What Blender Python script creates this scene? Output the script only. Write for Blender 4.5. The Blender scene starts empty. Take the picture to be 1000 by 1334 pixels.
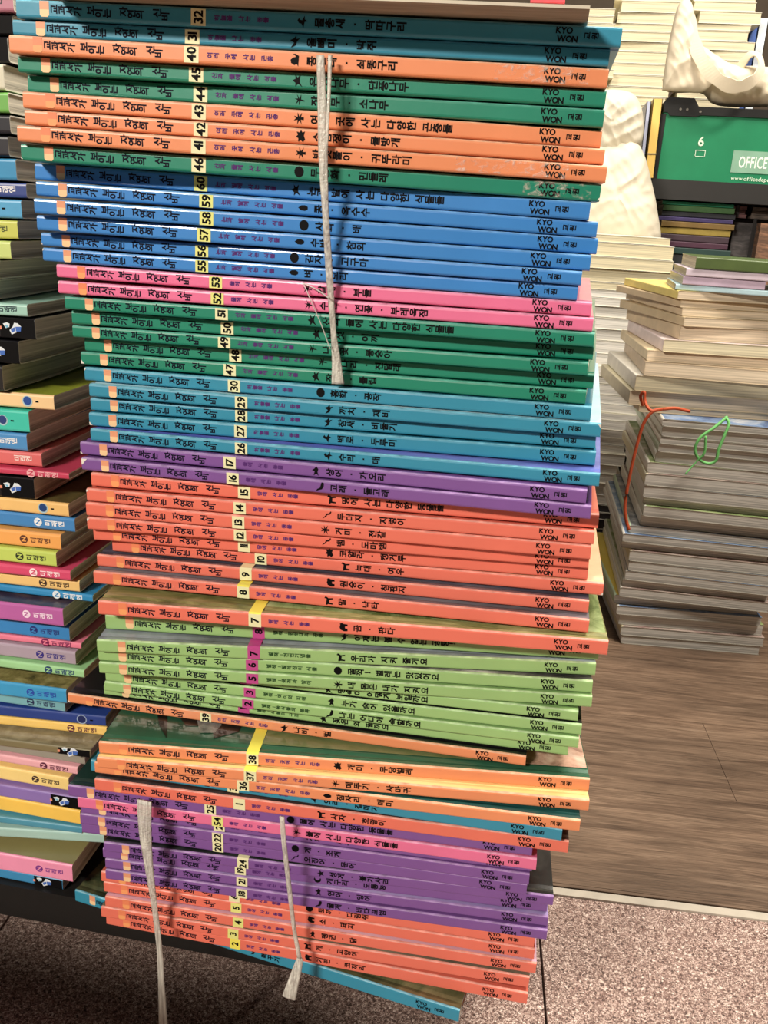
import bpy, bmesh, math, random
from mathutils import Vector, Matrix, noise
from mathutils.geometry import tessellate_polygon
random.seed(7)
SC = bpy.context.scene
COL = SC.collection
R = math.radians

# ---------------------------------------------------------------- camera
CR = [[0.982498, -0.111812, 0.148983], [0.176223, 0.298753, -0.937919], [0.060362, 0.947758, 0.313228]]
CP = Vector((0.18493, -0.43457, 0.46047))
FPX = 1179.763
cam = bpy.data.cameras.new('camera')
co = bpy.data.objects.new('camera', cam)
COL.objects.link(co)
cam.sensor_fit = 'AUTO'
cam.sensor_width = 36.0
cam.lens = FPX * 36 / 1334
cam.clip_start = 0.01
mw = Matrix(CR).to_4x4()
mw.translation = CP
co.matrix_world = mw
SC.camera = co
CM = Matrix(CR)


def ray(px, py):
    return CM @ Vector(((px - 500) / FPX, -(py - 667) / FPX, -1.0))


def at(px, py, Y):
    """point on the vertical plane y = Y seen at that place of the photograph"""
    d = ray(px, py)
    return CP + d * ((Y - CP.y) / d.y)


def atz(px, py, z):
    d = ray(px, py)
    return CP + d * ((z - CP.z) / d.z)


# ---------------------------------------------------------------- world, lights, exposure
W = bpy.data.worlds.new('world')
SC.world = W
W.use_nodes = True
bg = W.node_tree.nodes['Background']
bg.inputs[0].default_value = (1.0, 0.93, 0.85, 1)
bg.inputs[1].default_value = 0.055
SC.view_settings.view_transform = 'Standard'
SC.view_settings.look = 'None'
SC.view_settings.exposure = 0.0
SC.view_settings.gamma = 1.0


def area(name, loc, target, sx, sy, power, col):
    l = bpy.data.lights.new(name, 'AREA')
    l.shape = 'RECTANGLE'
    l.size, l.size_y = sx, sy
    l.energy = power
    l.color = col
    o = bpy.data.objects.new(name, l)
    COL.objects.link(o)
    o.location = loc
    o.rotation_euler = (Vector(target) - Vector(loc)).to_track_quat('-Z', 'Y').to_euler()
    return o


WARM = (1.0, 0.91, 0.79)
area('ceiling_lamp_front', (-1.05, -2.15, 1.62), (0.08, 0, 0.3), 0.60, 0.10, 84, WARM)
area('ceiling_lamp_overhead', (0.20, 0.32, 2.35), (0.2, 0.3, 0.0), 0.7, 0.25, 13, WARM)
area('fill_lamp_right', (1.05, 0.0, 2.2), (0.5, 0.8, 0.1), 0.6, 0.25, 48, WARM)  # added fill light that brightens the page piles on the right
area('ceiling_lamp_back', (0.62, 0.85, 2.2), (0.5, 1.3, 0.2), 0.8, 0.4, 30, WARM)

# ---------------------------------------------------------------- helpers


def lin(c):
    return tuple((x / 255 / 12.92) if x / 255 <= 0.04045 else ((x / 255 + 0.055) / 1.055) ** 2.4 for x in c) + (1.0,)


MC = {}


def mat(name, rgb, rough=0.5, coat=0.0, metal=0.0, var=0.06, scale=40.0, bump=0.0, bscale=200.0, stretch=None, alpha=1.0, trans=0.0):
    """plain surface with a little procedural colour variation and bump"""
    if name in MC:
        return MC[name]
    m = bpy.data.materials.new(name)
    m.use_nodes = True
    nt = m.node_tree
    p = nt.nodes['Principled BSDF']
    p.inputs['Roughness'].default_value = rough
    p.inputs['Metallic'].default_value = metal
    p.inputs['Coat Weight'].default_value = coat
    p.inputs['Coat Roughness'].default_value = 0.12
    p.inputs['Alpha'].default_value = alpha
    p.inputs['Transmission Weight'].default_value = trans
    tc = nt.nodes.new('ShaderNodeTexCoord')
    mp = nt.nodes.new('ShaderNodeMapping')
    nt.links.new(tc.outputs['Object'], mp.inputs[0])
    if stretch:
        mp.inputs['Scale'].default_value = stretch
    n = nt.nodes.new('ShaderNodeTexNoise')
    n.inputs['Scale'].default_value = scale
    n.inputs['Detail'].default_value = 4
    nt.links.new(mp.outputs[0], n.inputs['Vector'])
    r = nt.nodes.new('ShaderNodeValToRGB')
    c = lin(rgb)
    r.color_ramp.elements[0].position = 0.3
    r.color_ramp.elements[1].position = 0.7
    r.color_ramp.elements[0].color = tuple(max(0, x * (1 - var)) for x in c[:3]) + (1,)
    r.color_ramp.elements[1].color = tuple(min(1, x * (1 + var)) for x in c[:3]) + (1,)
    nt.links.new(n.outputs['Fac'], r.inputs[0])
    nt.links.new(r.outputs[0], p.inputs['Base Color'])
    if bump:
        n2 = nt.nodes.new('ShaderNodeTexNoise')
        n2.inputs['Scale'].default_value = bscale
        n2.inputs['Detail'].default_value = 3
        nt.links.new(tc.outputs['Object'], n2.inputs['Vector'])
        b = nt.nodes.new('ShaderNodeBump')
        b.inputs['Strength'].default_value = bump
        b.inputs['Distance'].default_value = 0.001
        nt.links.new(n2.outputs['Fac'], b.inputs['Height'])
        nt.links.new(b.outputs[0], p.inputs['Normal'])
        if coat:
            nt.links.new(b.outputs[0], p.inputs['Coat Normal'])
    MC[name] = m
    return m


def ramp_mat(name, cols, scale=(30, 30, 30), detail=6, rough=0.4, coat=0.3, rotz=0.0, dist=0.6, bump=0.0):
    """printed picture / mottled surface: noise through a colour ramp"""
    if name in MC:
        return MC[name]
    m = bpy.data.materials.new(name)
    m.use_nodes = True
    nt = m.node_tree
    p = nt.nodes['Principled BSDF']
    p.inputs['Roughness'].default_value = rough
    p.inputs['Coat Weight'].default_value = coat
    p.inputs['Coat Roughness'].default_value = 0.1
    tc = nt.nodes.new('ShaderNodeTexCoord')
    mp = nt.nodes.new('ShaderNodeMapping')
    mp.inputs['Scale'].default_value = scale
    mp.inputs['Rotation'].default_value = (0, 0, rotz)
    n = nt.nodes.new('ShaderNodeTexNoise')
    n.inputs['Scale'].default_value = 1.0
    n.inputs['Detail'].default_value = detail
    n.inputs['Roughness'].default_value = 0.65
    n.inputs['Distortion'].default_value = dist
    r = nt.nodes.new('ShaderNodeValToRGB')
    cr = r.color_ramp
    k = len(cols)
    while len(cr.elements) < k:
        cr.elements.new(0.5)
    for i, c in enumerate(cols):
        cr.elements[i].position = 0.3 + 0.4 * i / max(1, k - 1)
        cr.elements[i].color = lin(c)
    nt.links.new(tc.outputs['Object'], mp.inputs[0])
    nt.links.new(mp.outputs[0], n.inputs['Vector'])
    nt.links.new(n.outputs['Fac'], r.inputs[0])
    nt.links.new(r.outputs[0], p.inputs['Base Color'])
    if bump:
        b = nt.nodes.new('ShaderNodeBump')
        b.inputs['Strength'].default_value = bump
        b.inputs['Distance'].default_value = 0.002
        nt.links.new(n.outputs['Fac'], b.inputs['Height'])
        nt.links.new(b.outputs[0], p.inputs['Normal'])
    MC[name] = m
    return m


def page_mat(name, rgb, dark=0.62, fine=900.0):
    """edges of a block of pages: thin uneven lines stacked in z"""
    c0 = tuple(int(x * dark) for x in rgb)
    return ramp_mat(name, [c0, tuple(int(x * 0.9) for x in rgb), rgb], scale=(5, 5, fine), detail=3, rough=0.85, coat=0.0, dist=0.0)


class MB:
    def __init__(s):
        s.v, s.f, s.m = [], [], []

    def quad(s, pts, mi=0):
        n = len(s.v)
        s.v += [tuple(p) for p in pts]
        s.f.append(tuple(range(n, n + len(pts))))
        s.m.append(mi)

    def box(s, x0, x1, y0, y1, z0, z1, mi=0):
        n = len(s.v)
        s.v += [(x, y, z) for z in (z0, z1) for y in (y0, y1) for x in (x0, x1)]
        for f in ((0, 2, 3, 1), (4, 5, 7, 6), (0, 1, 5, 4), (1, 3, 7, 5), (3, 2, 6, 7), (2, 0, 4, 6)):
            s.f.append(tuple(n + i for i in f))
            s.m.append(mi)

    def extrude_x(s, prof, x0, x1, mis, capmi, xs=None):
        """closed profile of (y, z) points swept along x; mis = material per profile edge"""
        xs = xs or [x0, x1]
        k = len(prof)
        n = len(s.v)
        for x in xs:
            s.v += [(x, p[0], p[1]) for p in prof]
        for j in range(len(xs) - 1):
            a = n + j * k
            for i in range(k):
                i2 = (i + 1) % k
                s.f.append((a + i, a + i2, a + k + i2, a + k + i))
                s.m.append(mis[i])
        tr = tessellate_polygon([[Vector((p[0], p[1], 0)) for p in prof]])
        e = n + (len(xs) - 1) * k
        for t in tr:
            s.f.append(tuple(n + i for i in t))
            s.m.append(capmi)
            s.f.append(tuple(e + i for i in reversed(t)))
            s.m.append(capmi)

    def poly(s, pts, mi=0):
        tr = tessellate_polygon([[Vector(p) for p in pts]])
        n = len(s.v)
        s.v += [tuple(p) for p in pts]
        for t in tr:
            s.f.append(tuple(n + i for i in t))
            s.m.append(mi)

    def tube(s, pts, rx, ry=None, seg=8, mi=0, up=Vector((0, 0, 1)), cap=True):
        """sweep an ellipse along points; rx, ry may be lists (rx across, ry along 'up' side)"""
        ry = ry if ry is not None else rx
        n = len(s.v)
        k = len(pts)
        P = [Vector(p) for p in pts]
        for i in range(k):
            t = (P[min(i + 1, k - 1)] - P[max(i - 1, 0)]).normalized()
            a = t.cross(up)
            if a.length < 1e-4:
                a = t.cross(Vector((0, 1, 0.01)))
            a.normalize()
            b = a.cross(t)
            r1 = rx[i] if isinstance(rx, (list, tuple)) else rx
            r2 = ry[i] if isinstance(ry, (list, tuple)) else ry
            for j in range(seg):
                an = 2 * math.pi * j / seg
                s.v.append(tuple(P[i] + a * (r1 * math.cos(an)) + b * (r2 * math.sin(an))))
        for i in range(k - 1):
            for j in range(seg):
                j2 = (j + 1) % seg
                s.f.append((n + i * seg + j, n + i * seg + j2, n + (i + 1) * seg + j2, n + (i + 1) * seg + j))
                s.m.append(mi)
        if cap:
            s.f.append(tuple(n + j for j in reversed(range(seg))))
            s.m.append(mi)
            s.f.append(tuple(n + (k - 1) * seg + j for j in range(seg)))
            s.m.append(mi)

    def build(s, name, mats, parent=None, smooth=False, fix=True):
        me = bpy.data.meshes.new(name)
        me.from_pydata(s.v, [], s.f)
        for m in (mats if isinstance(mats, (list, tuple)) else [mats]):
            me.materials.append(m)
        me.polygons.foreach_set('material_index', s.m)
        if smooth:
            me.polygons.foreach_set('use_smooth', [True] * len(me.polygons))
        me.update()
        if fix:
            bm = bmesh.new()
            bm.from_mesh(me)
            bmesh.ops.recalc_face_normals(bm, faces=bm.faces)
            bm.to_mesh(me)
            bm.free()
        o = bpy.data.objects.new(name, me)
        COL.objects.link(o)
        if parent:
            o.parent = parent
        return o


def tag(o, label=None, cat=None, group=None, kind=None):
    if label:
        o['label'] = label
    if cat:
        o['category'] = cat
    if group:
        o['group'] = group
    if kind:
        o['kind'] = kind
    return o


def empty(name, loc, rot=(0, 0, 0)):
    o = bpy.data.objects.new(name, None)
    o.empty_display_size = 0.02
    COL.objects.link(o)
    o.location = loc
    o.rotation_euler = rot
    return o


# ---------------------------------------------------------------- lettering
GL = {}


def load_glyphs(chars, bold, key):
    todo = []
    for ch in sorted(set(chars)):
        if (ch, key) in GL or ch == ' ':
            continue
        c = bpy.data.curves.new('glyph', 'FONT')
        c.body = ch
        c.resolution_u = 2
        c.offset = bold
        c.fill_mode = 'FRONT'
        o = bpy.data.objects.new('glyph', c)
        COL.objects.link(o)
        todo.append((ch, o, c))
    bpy.context.view_layer.update()
    dg = bpy.context.evaluated_depsgraph_get()
    for ch, o, c in todo:
        me = o.evaluated_get(dg).to_mesh()
        vs = [(v.co.x, v.co.y) for v in me.vertices]
        fs = [tuple(p.vertices) for p in me.polygons]
        o.evaluated_get(dg).to_mesh_clear()
        if vs:
            x0, x1 = min(v[0] for v in vs), max(v[0] for v in vs)
        else:
            x0 = x1 = 0
        GL[(ch, key)] = (vs, fs, x0, x1)
    for ch, o, c in todo:
        bpy.data.objects.remove(o)
        bpy.data.curves.remove(c)


OFF = -0.00012
BOLD = {'b': 0.026, 'n': 0.022, 's': 0.014}


def put_glyph(mb, ch, key, cx, cz, size, turned, mi=0, sx=1.0, y=OFF, shear=0.0):
    """one character centred at (cx, cz) on the spine; turned = rotated a quarter anticlockwise"""
    vs, fs, x0, x1 = GL[(ch, key)]
    hang = ord(ch) > 0x1100
    ux = 0.46 if hang else (x0 + x1) / 2
    uy = 0.37 if hang else 0.35
    w_ = BOLD.get(key, 0.0)
    for k_, (du, dw) in enumerate(((-w_, -w_), (w_, -w_), (w_, w_), (-w_, w_)) if w_ else ((0, 0),)):
        n = len(mb.v)
        yk = y - k_ * 0.000016
        for (u, w) in vs:
            u, w = (u - ux + du) * size * sx, (w - uy + dw) * size
            u += shear * w
            if turned:
                u, w = -w, u
            mb.v.append((cx + u, yk, cz + w))
        for f in fs:
            mb.f.append(tuple(n + i for i in f))
            mb.m.append(mi)


def column(mb, text, x, cz, size, pitch, key, space=0.62, stagger=None, mi=0):
    """upright-column lettering lying on its side: every character turned, read left to right"""
    for i, ch in enumerate(text):
        if ch == ' ':
            x += pitch * space
            continue
        p = pitch * (0.75 if ch in '·—!' else 1.0)
        dz = stagger[i] if stagger else 0.0
        if ch == '·':
            mb.quad([(x + p / 2 - .0004, OFF, cz - .0004), (x + p / 2 + .0004, OFF, cz - .0004), (x + p / 2 + .0004, OFF, cz + .0004), (x + p / 2 - .0004, OFF, cz + .0004)], mi)
        elif ch == '—':
            mb.quad([(x + .0005, OFF, cz - .0002), (x + p, OFF, cz - .0002), (x + p, OFF, cz + .0002), (x + .0005, OFF, cz + .0002)], mi)
        else:
            put_glyph(mb, ch, key, x + p / 2, cz + dz, size, True, mi)
        x += p
    return x


def word(mb, text, x, cz, size, key, turned=False, mi=0, sp=0.02, y=OFF, sx=1.0):
    """plain left to right word; turned = runs upwards, centred on (x, cz)"""
    ws = [(GL[(c, key)][3] - GL[(c, key)][2]) * size * sx for c in text]
    tot = sum(ws) + sp * size * 3 * (len(text) - 1)
    a = -tot / 2 if turned else 0
    for c, w in zip(text, ws):
        if turned:
            put_glyph(mb, c, key, x, cz + a + w / 2, size, True, mi, y=y)
        else:
            put_glyph(mb, c, key, x + a + w / 2, cz, size, False, mi, sx=sx, y=y)
        a += w + sp * size * 3


# ---------------------------------------------------------------- the setting
FZ = -0.085
fl_ang = R(4.11)
s0 = atz(715, 1157, FZ)
floor_org = s0.copy()
ux = Vector((math.cos(fl_ang), math.sin(fl_ang), 0))
uy = Vector((-math.sin(fl_ang), math.cos(fl_ang), 0))


def wood_mat():
    m = bpy.data.materials.new('wood_planks')
    m.use_nodes = True
    nt = m.node_tree
    L = nt.links
    p = nt.nodes['Principled BSDF']
    p.inputs['Roughness'].default_value = 0.42
    tc = nt.nodes.new('ShaderNodeTexCoord')

    def noi(scale, det, dist=0.0, rough=0.6):
        mp = nt.nodes.new('ShaderNodeMapping')
        mp.inputs['Scale'].default_value = scale
        L.new(tc.outputs['Object'], mp.inputs[0])
        n = nt.nodes.new('ShaderNodeTexNoise')
        n.inputs['Scale'].default_value = 1
        n.inputs['Detail'].default_value = det
        n.inputs['Distortion'].default_value = dist
        n.inputs['Roughness'].default_value = rough
        L.new(mp.outputs[0], n.inputs['Vector'])
        return n

    def ramp(src, stops):
        r = nt.nodes.new('ShaderNodeValToRGB')
        while len(r.color_ramp.elements) < len(stops):
            r.color_ramp.elements.new(0.5)
        for e, (ps, c) in zip(r.color_ramp.elements, stops):
            e.position = ps
            e.color = lin(c)
        L.new(src, r.inputs[0])
        return r
    g1 = noi((7, 95, 1), 8, 0.9, 0.7)
    r1 = ramp(g1.outputs['Fac'], [(0.28, (90, 69, 54)), (0.45, (130, 106, 87)), (0.58, (155, 129, 107)), (0.75, (180, 154, 131))])
    g2 = noi((22, 760, 1), 4, 0.2)
    r2 = ramp(g2.outputs['Fac'], [(0.35, (120, 112, 104)), (0.62, (255, 255, 255))])
    mx = nt.nodes.new('ShaderNodeMix')
    mx.data_type = 'RGBA'
    mx.blend_type = 'MULTIPLY'
    mx.inputs[0].default_value = 0.6
    L.new(r1.outputs[0], mx.inputs[6])
    L.new(r2.outputs[0], mx.inputs[7])
    g3 = noi((2.2, 9, 1), 3, 0.4)
    r3 = ramp(g3.outputs['Fac'], [(0.36, (168, 168, 168)), (0.6, (255, 255, 255))])
    mx2 = nt.nodes.new('ShaderNodeMix')
    mx2.data_type = 'RGBA'
    mx2.blend_type = 'MULTIPLY'
    mx2.inputs[0].default_value = 0.7
    L.new(mx.outputs[2], mx2.inputs[6])
    L.new(r3.outputs[0], mx2.inputs[7])
    L.new(mx2.outputs[2], p.inputs['Base Color'])
    b = nt.nodes.new('ShaderNodeBump')
    b.inputs['Strength'].default_value = 0.25
    b.inputs['Distance'].default_value = 0.001
    L.new(g2.outputs['Fac'], b.inputs['Height'])
    L.new(b.outputs[0], p.inputs['Normal'])
    return m


def granite_mat():
    m = bpy.data.materials.new('speckled_granite')
    m.use_nodes = True
    nt = m.node_tree
    L = nt.links
    p = nt.nodes['Principled BSDF']
    p.inputs['Roughness'].default_value = 0.4
    tc = nt.nodes.new('ShaderNodeTexCoord')
    n0 = nt.nodes.new('ShaderNodeTexNoise')
    n0.inputs['Scale'].default_value = 560
    n0.inputs['Detail'].default_value = 3
    n0.inputs['Roughness'].default_value = 0.7
    n0.inputs['Distortion'].default_value = 1.2
    L.new(tc.outputs['Object'], n0.inputs['Vector'])
    r = nt.nodes.new('ShaderNodeValToRGB')
    st = [(0.36, (50, 36, 32)), (0.44, (106, 80, 73)), (0.5, (146, 119, 110)), (0.56, (182, 158, 147)), (0.63, (234, 218, 207))]
    while len(r.color_ramp.elements) < len(st):
        r.color_ramp.elements.new(0.5)
    for e, (ps, c) in zip(r.color_ramp.elements, st):
        e.position = ps
        e.color = lin(c)
    L.new(n0.outputs['Fac'], r.inputs[0])
    v = nt.nodes.new('ShaderNodeTexVoronoi')
    v.inputs['Scale'].default_value = 640
    L.new(tc.outputs['Object'], v.inputs['Vector'])
    mx = nt.nodes.new('ShaderNodeMix')
    mx.data_type = 'RGBA'
    mx.blend_type = 'OVERLAY'
    mx.inputs[0].default_value = 0.35
    L.new(r.outputs[0], mx.inputs[6])
    bw = nt.nodes.new('ShaderNodeRGBToBW')
    L.new(v.outputs['Color'], bw.inputs[0])
    L.new(bw.outputs[0], mx.inputs[7])
    L.new(mx.outputs[2], p.inputs['Base Color'])
    return m


def floor_obj(name, mb, m):
    o = mb.build(name, m)
    o.location = (floor_org.x, floor_org.y, FZ)
    o.rotation_euler = (0, 0, fl_ang)
    return tag(o, kind='structure')


# wooden planks beyond the strip (each plank a slab with a hairline joint)
mb = MB()
PW = 0.152
pc = atz(936, 990, FZ) - s0
jx, jy = pc.dot(ux), pc.dot(uy)
row0 = math.floor((jy - 0.016) / PW)
ystart = jy - PW / 2 - PW * 3
for i in range(-2, 22):
    ya = ystart + i * PW
    yb = ya + PW - 0.0004
    if yb < 0.006:
        continue
    ya = max(ya, 0.0042)
    off = jx + (0.0 if i == 3 else 0.41 * i)
    x = off - 1.22 * 4
    while x < 3:
        mb.box(x, x + 1.2195, ya, yb, -0.02, 0.0)
        x += 1.22
floor_obj('floor', mb, wood_mat())
# granite slabs in front
mb = MB()
t1 = atz(697, 1215, FZ) - s0
t2 = atz(718, 1334, FZ) - s0
gx = (t1.dot(ux) + t2.dot(ux)) / 2
for i in range(-6, 5):
    for j in range(1, 6):
        mb.box(gx + i * 0.42 + 0.001, gx + (i + 1) * 0.42 - 0.001, -0.0082 - j * 0.42 + 0.002, -0.0082 - (j - 1) * 0.42, -0.02, -0.0005)
floor_obj('floor_granite', mb, granite_mat())
mb = MB()
mb.box(-2.6, 2.4, -2.3, 4.0, -0.04, -0.018)
floor_obj('floor_base', mb, mat('joint_dark', (28, 22, 18), 0.9))
mb = MB()
mb.box(-2.6, 2.4, -0.0078, 0.0008, -0.02, 0.0012)
floor_obj('trim_1', mb, mat('pale_strip', (186, 178, 164), 0.4, var=0.1, scale=60))
# room shell
mb = MB()
mb.box(-2.6, 2.6, 3.0, 3.1, FZ, 2.6)
tag(mb.build('wall_back', mat('wall_paint', (92, 80, 68), 0.9)), kind='structure')
mb = MB()
mb.box(2.5, 2.6, -2.4, 3.0, FZ, 2.6)
tag(mb.build('wall_right', mat('wall_paint', (92, 80, 68))), kind='structure')

# ---------------------------------------------------------------- numbered picture books of the front stack
POSES = [
('32',-0.06630,-0.00947,0.01127,0.53473,0.53151,0.00794),
('31',-0.07017,-0.00668,0.00922,0.52787,0.52461,0.00691),
('40',-0.06947,-0.01162,0.03201,0.51979,0.51640,0.00786),
('45',-0.06927,-0.00560,0.02139,0.51266,0.50901,0.00713),
('44',-0.06910,0.00162,-0.00591,0.50501,0.50104,0.00765),
('43',-0.06883,-0.00412,0.02886,0.49733,0.49307,0.00768),
('42',-0.06678,-0.00677,0.02491,0.48983,0.48616,0.00689),
('41',-0.06468,-0.01756,0.05497,0.48170,0.47859,0.00737),
('46',-0.06624,-0.01270,0.04730,0.47368,0.47081,0.00758),
('60',-0.07006,0.00521,-0.01890,0.46560,0.46274,0.00808),
('59',-0.06578,-0.00193,0.01643,0.45818,0.45562,0.00708),
('58',-0.06448,-0.00676,0.03942,0.44991,0.44824,0.00737),
('57',-0.06692,-0.00101,0.00586,0.44197,0.44094,0.00732),
('56',-0.06999,0.00762,-0.03327,0.43415,0.43433,0.00662),
('55',-0.07083,0.00975,-0.03191,0.42644,0.42746,0.00687),
('53',-0.06370,0.00984,-0.03018,0.41879,0.42063,0.00688),
('52',-0.06219,0.00784,-0.02823,0.41090,0.41400,0.00665),
('51',-0.06057,0.01104,-0.04200,0.40273,0.40706,0.00696),
('50',-0.05978,0.01596,-0.02688,0.39470,0.39984,0.00723),
('49',-0.06127,0.01878,-0.05776,0.38728,0.39311,0.00670),
('48',-0.05748,0.02432,-0.04779,0.37956,0.38566,0.00749),
('47',-0.06012,0.02439,-0.05902,0.37194,0.37840,0.00720),
('30',-0.05685,0.02158,-0.05464,0.36386,0.37086,0.00756),
('29',-0.05154,0.01593,-0.03728,0.35649,0.36350,0.00738),
('28',-0.05277,0.01917,-0.02673,0.34806,0.35613,0.00733),
('27',-0.05196,0.01527,-0.02336,0.34036,0.34840,0.00772),
('26',-0.04931,0.01106,-0.04696,0.33323,0.34083,0.00716),
('17',-0.05446,0.00880,-0.05511,0.32559,0.33292,0.00750),
('16',-0.05169,0.00439,-0.04147,0.31823,0.32557,0.00735),
('15',-0.04668,0.00474,0.00005,0.30950,0.31761,0.00797),
('14',-0.04792,0.00127,0.00067,0.30187,0.31004,0.00753),
('13',-0.04855,0.00117,0.00001,0.29346,0.30210,0.00792),
('12',-0.04814,0.00093,0.02637,0.28551,0.29471,0.00740),
('11',-0.04747,0.00617,0.02388,0.27758,0.28677,0.00794),
('10',-0.03881,0.01080,0.00317,0.27017,0.27935,0.00743),
('9',-0.04545,0.00516,0.00113,0.26251,0.27134,0.00745),
('8',-0.04460,-0.00125,0.00136,0.25468,0.26311,0.00784),
('7',-0.03358,-0.01849,0.05279,0.24478,0.25367,0.00866),
('g8',-0.03522,-0.00745,0.07545,0.23067,0.24203,0.00947),
('g7',-0.03484,-0.01922,0.11450,0.22239,0.23336,0.00793),
('g6',-0.03651,-0.01487,0.08201,0.21469,0.22518,0.00764),
('g5',-0.03590,-0.01587,0.07906,0.20742,0.21755,0.00729),
('A4',-0.04317,0.00135,0.00118,0.20045,0.21015,0.00671),
('B3',-0.04049,0.00004,0.00267,0.19347,0.20274,0.00702),
('C2',-0.04119,-0.00024,-0.00254,0.18674,0.19563,0.00671),
('D1',-0.04568,0.00732,-0.01738,0.17957,0.18806,0.00703),
('39',-0.06742,0.00442,-0.02250,0.17227,0.18035,0.00665),
('38',-0.03147,-0.02828,0.09423,0.16437,0.17200,0.00792),
('37',-0.03134,-0.03141,0.07769,0.15694,0.16453,0.00744),
('36',-0.03594,-0.02578,0.03057,0.14918,0.15598,0.00764),
('bl',-0.04449,-0.01430,-0.00829,0.14106,0.14756,0.00791),
('1',-0.03992,-0.01926,0.01988,0.13230,0.13850,0.00839),
('25',-0.05823,-0.01682,0.02641,0.12316,0.12966,0.00811),
('54',-0.05498,-0.01258,0.01121,0.11292,0.12064,0.00808),
('23',-0.05638,-0.00697,0.02582,0.10448,0.11168,0.00841),
('22',-0.05723,-0.00690,0.02162,0.09637,0.10306,0.00808),
('20',-0.05775,-0.00454,0.01943,0.08824,0.09447,0.00812),
('24',-0.04156,-0.00882,0.05133,0.08096,0.08673,0.00730),
('19',-0.04408,-0.00556,0.05158,0.07319,0.07862,0.00772),
('21',-0.04285,-0.00545,0.04299,0.06584,0.07073,0.00737),
('18',-0.04255,-0.00624,0.03884,0.05806,0.06241,0.00779),
('6',-0.04895,0.00008,0.02513,0.04972,0.05312,0.00826),
('5',-0.04801,0.00084,0.02464,0.04136,0.04369,0.00837),
('4',-0.04587,-0.00215,0.03415,0.03291,0.03387,0.00846),
('3',-0.04898,-0.00204,0.02981,0.02402,0.02360,0.00863),
('2',-0.04879,0.00364,0.00301,0.01297,0.01233,0.00917),
('bb',-0.08541,0.03078,-0.13834,0.00007,0.00001,0.01000)
]
TEAL, ORANGE, GREEN, BLUE, PINK, PURPLE, SALMON, LIME = 'teal', 'orange', 'green', 'blue', 'pink', 'purple', 'salmon', 'light green'
RGB = {TEAL: (50, 142, 172), ORANGE: (234, 146, 100), GREEN: (26, 132, 106), BLUE: (56, 132, 206), PINK: (232, 116, 158),
       PURPLE: (126, 84, 154), SALMON: (232, 118, 98), LIME: (154, 194, 124)}
CATL = {TEAL: '하늘을 나는 동물', ORANGE: '여러 곳에 사는 곤충', GREEN: '산과 들에 사는 식물', BLUE: '논과 밭에 사는 식물',
        PINK: '물에 사는 식물', PURPLE: '물에 사는 동물', SALMON: '땅에 사는 동물'}
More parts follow.
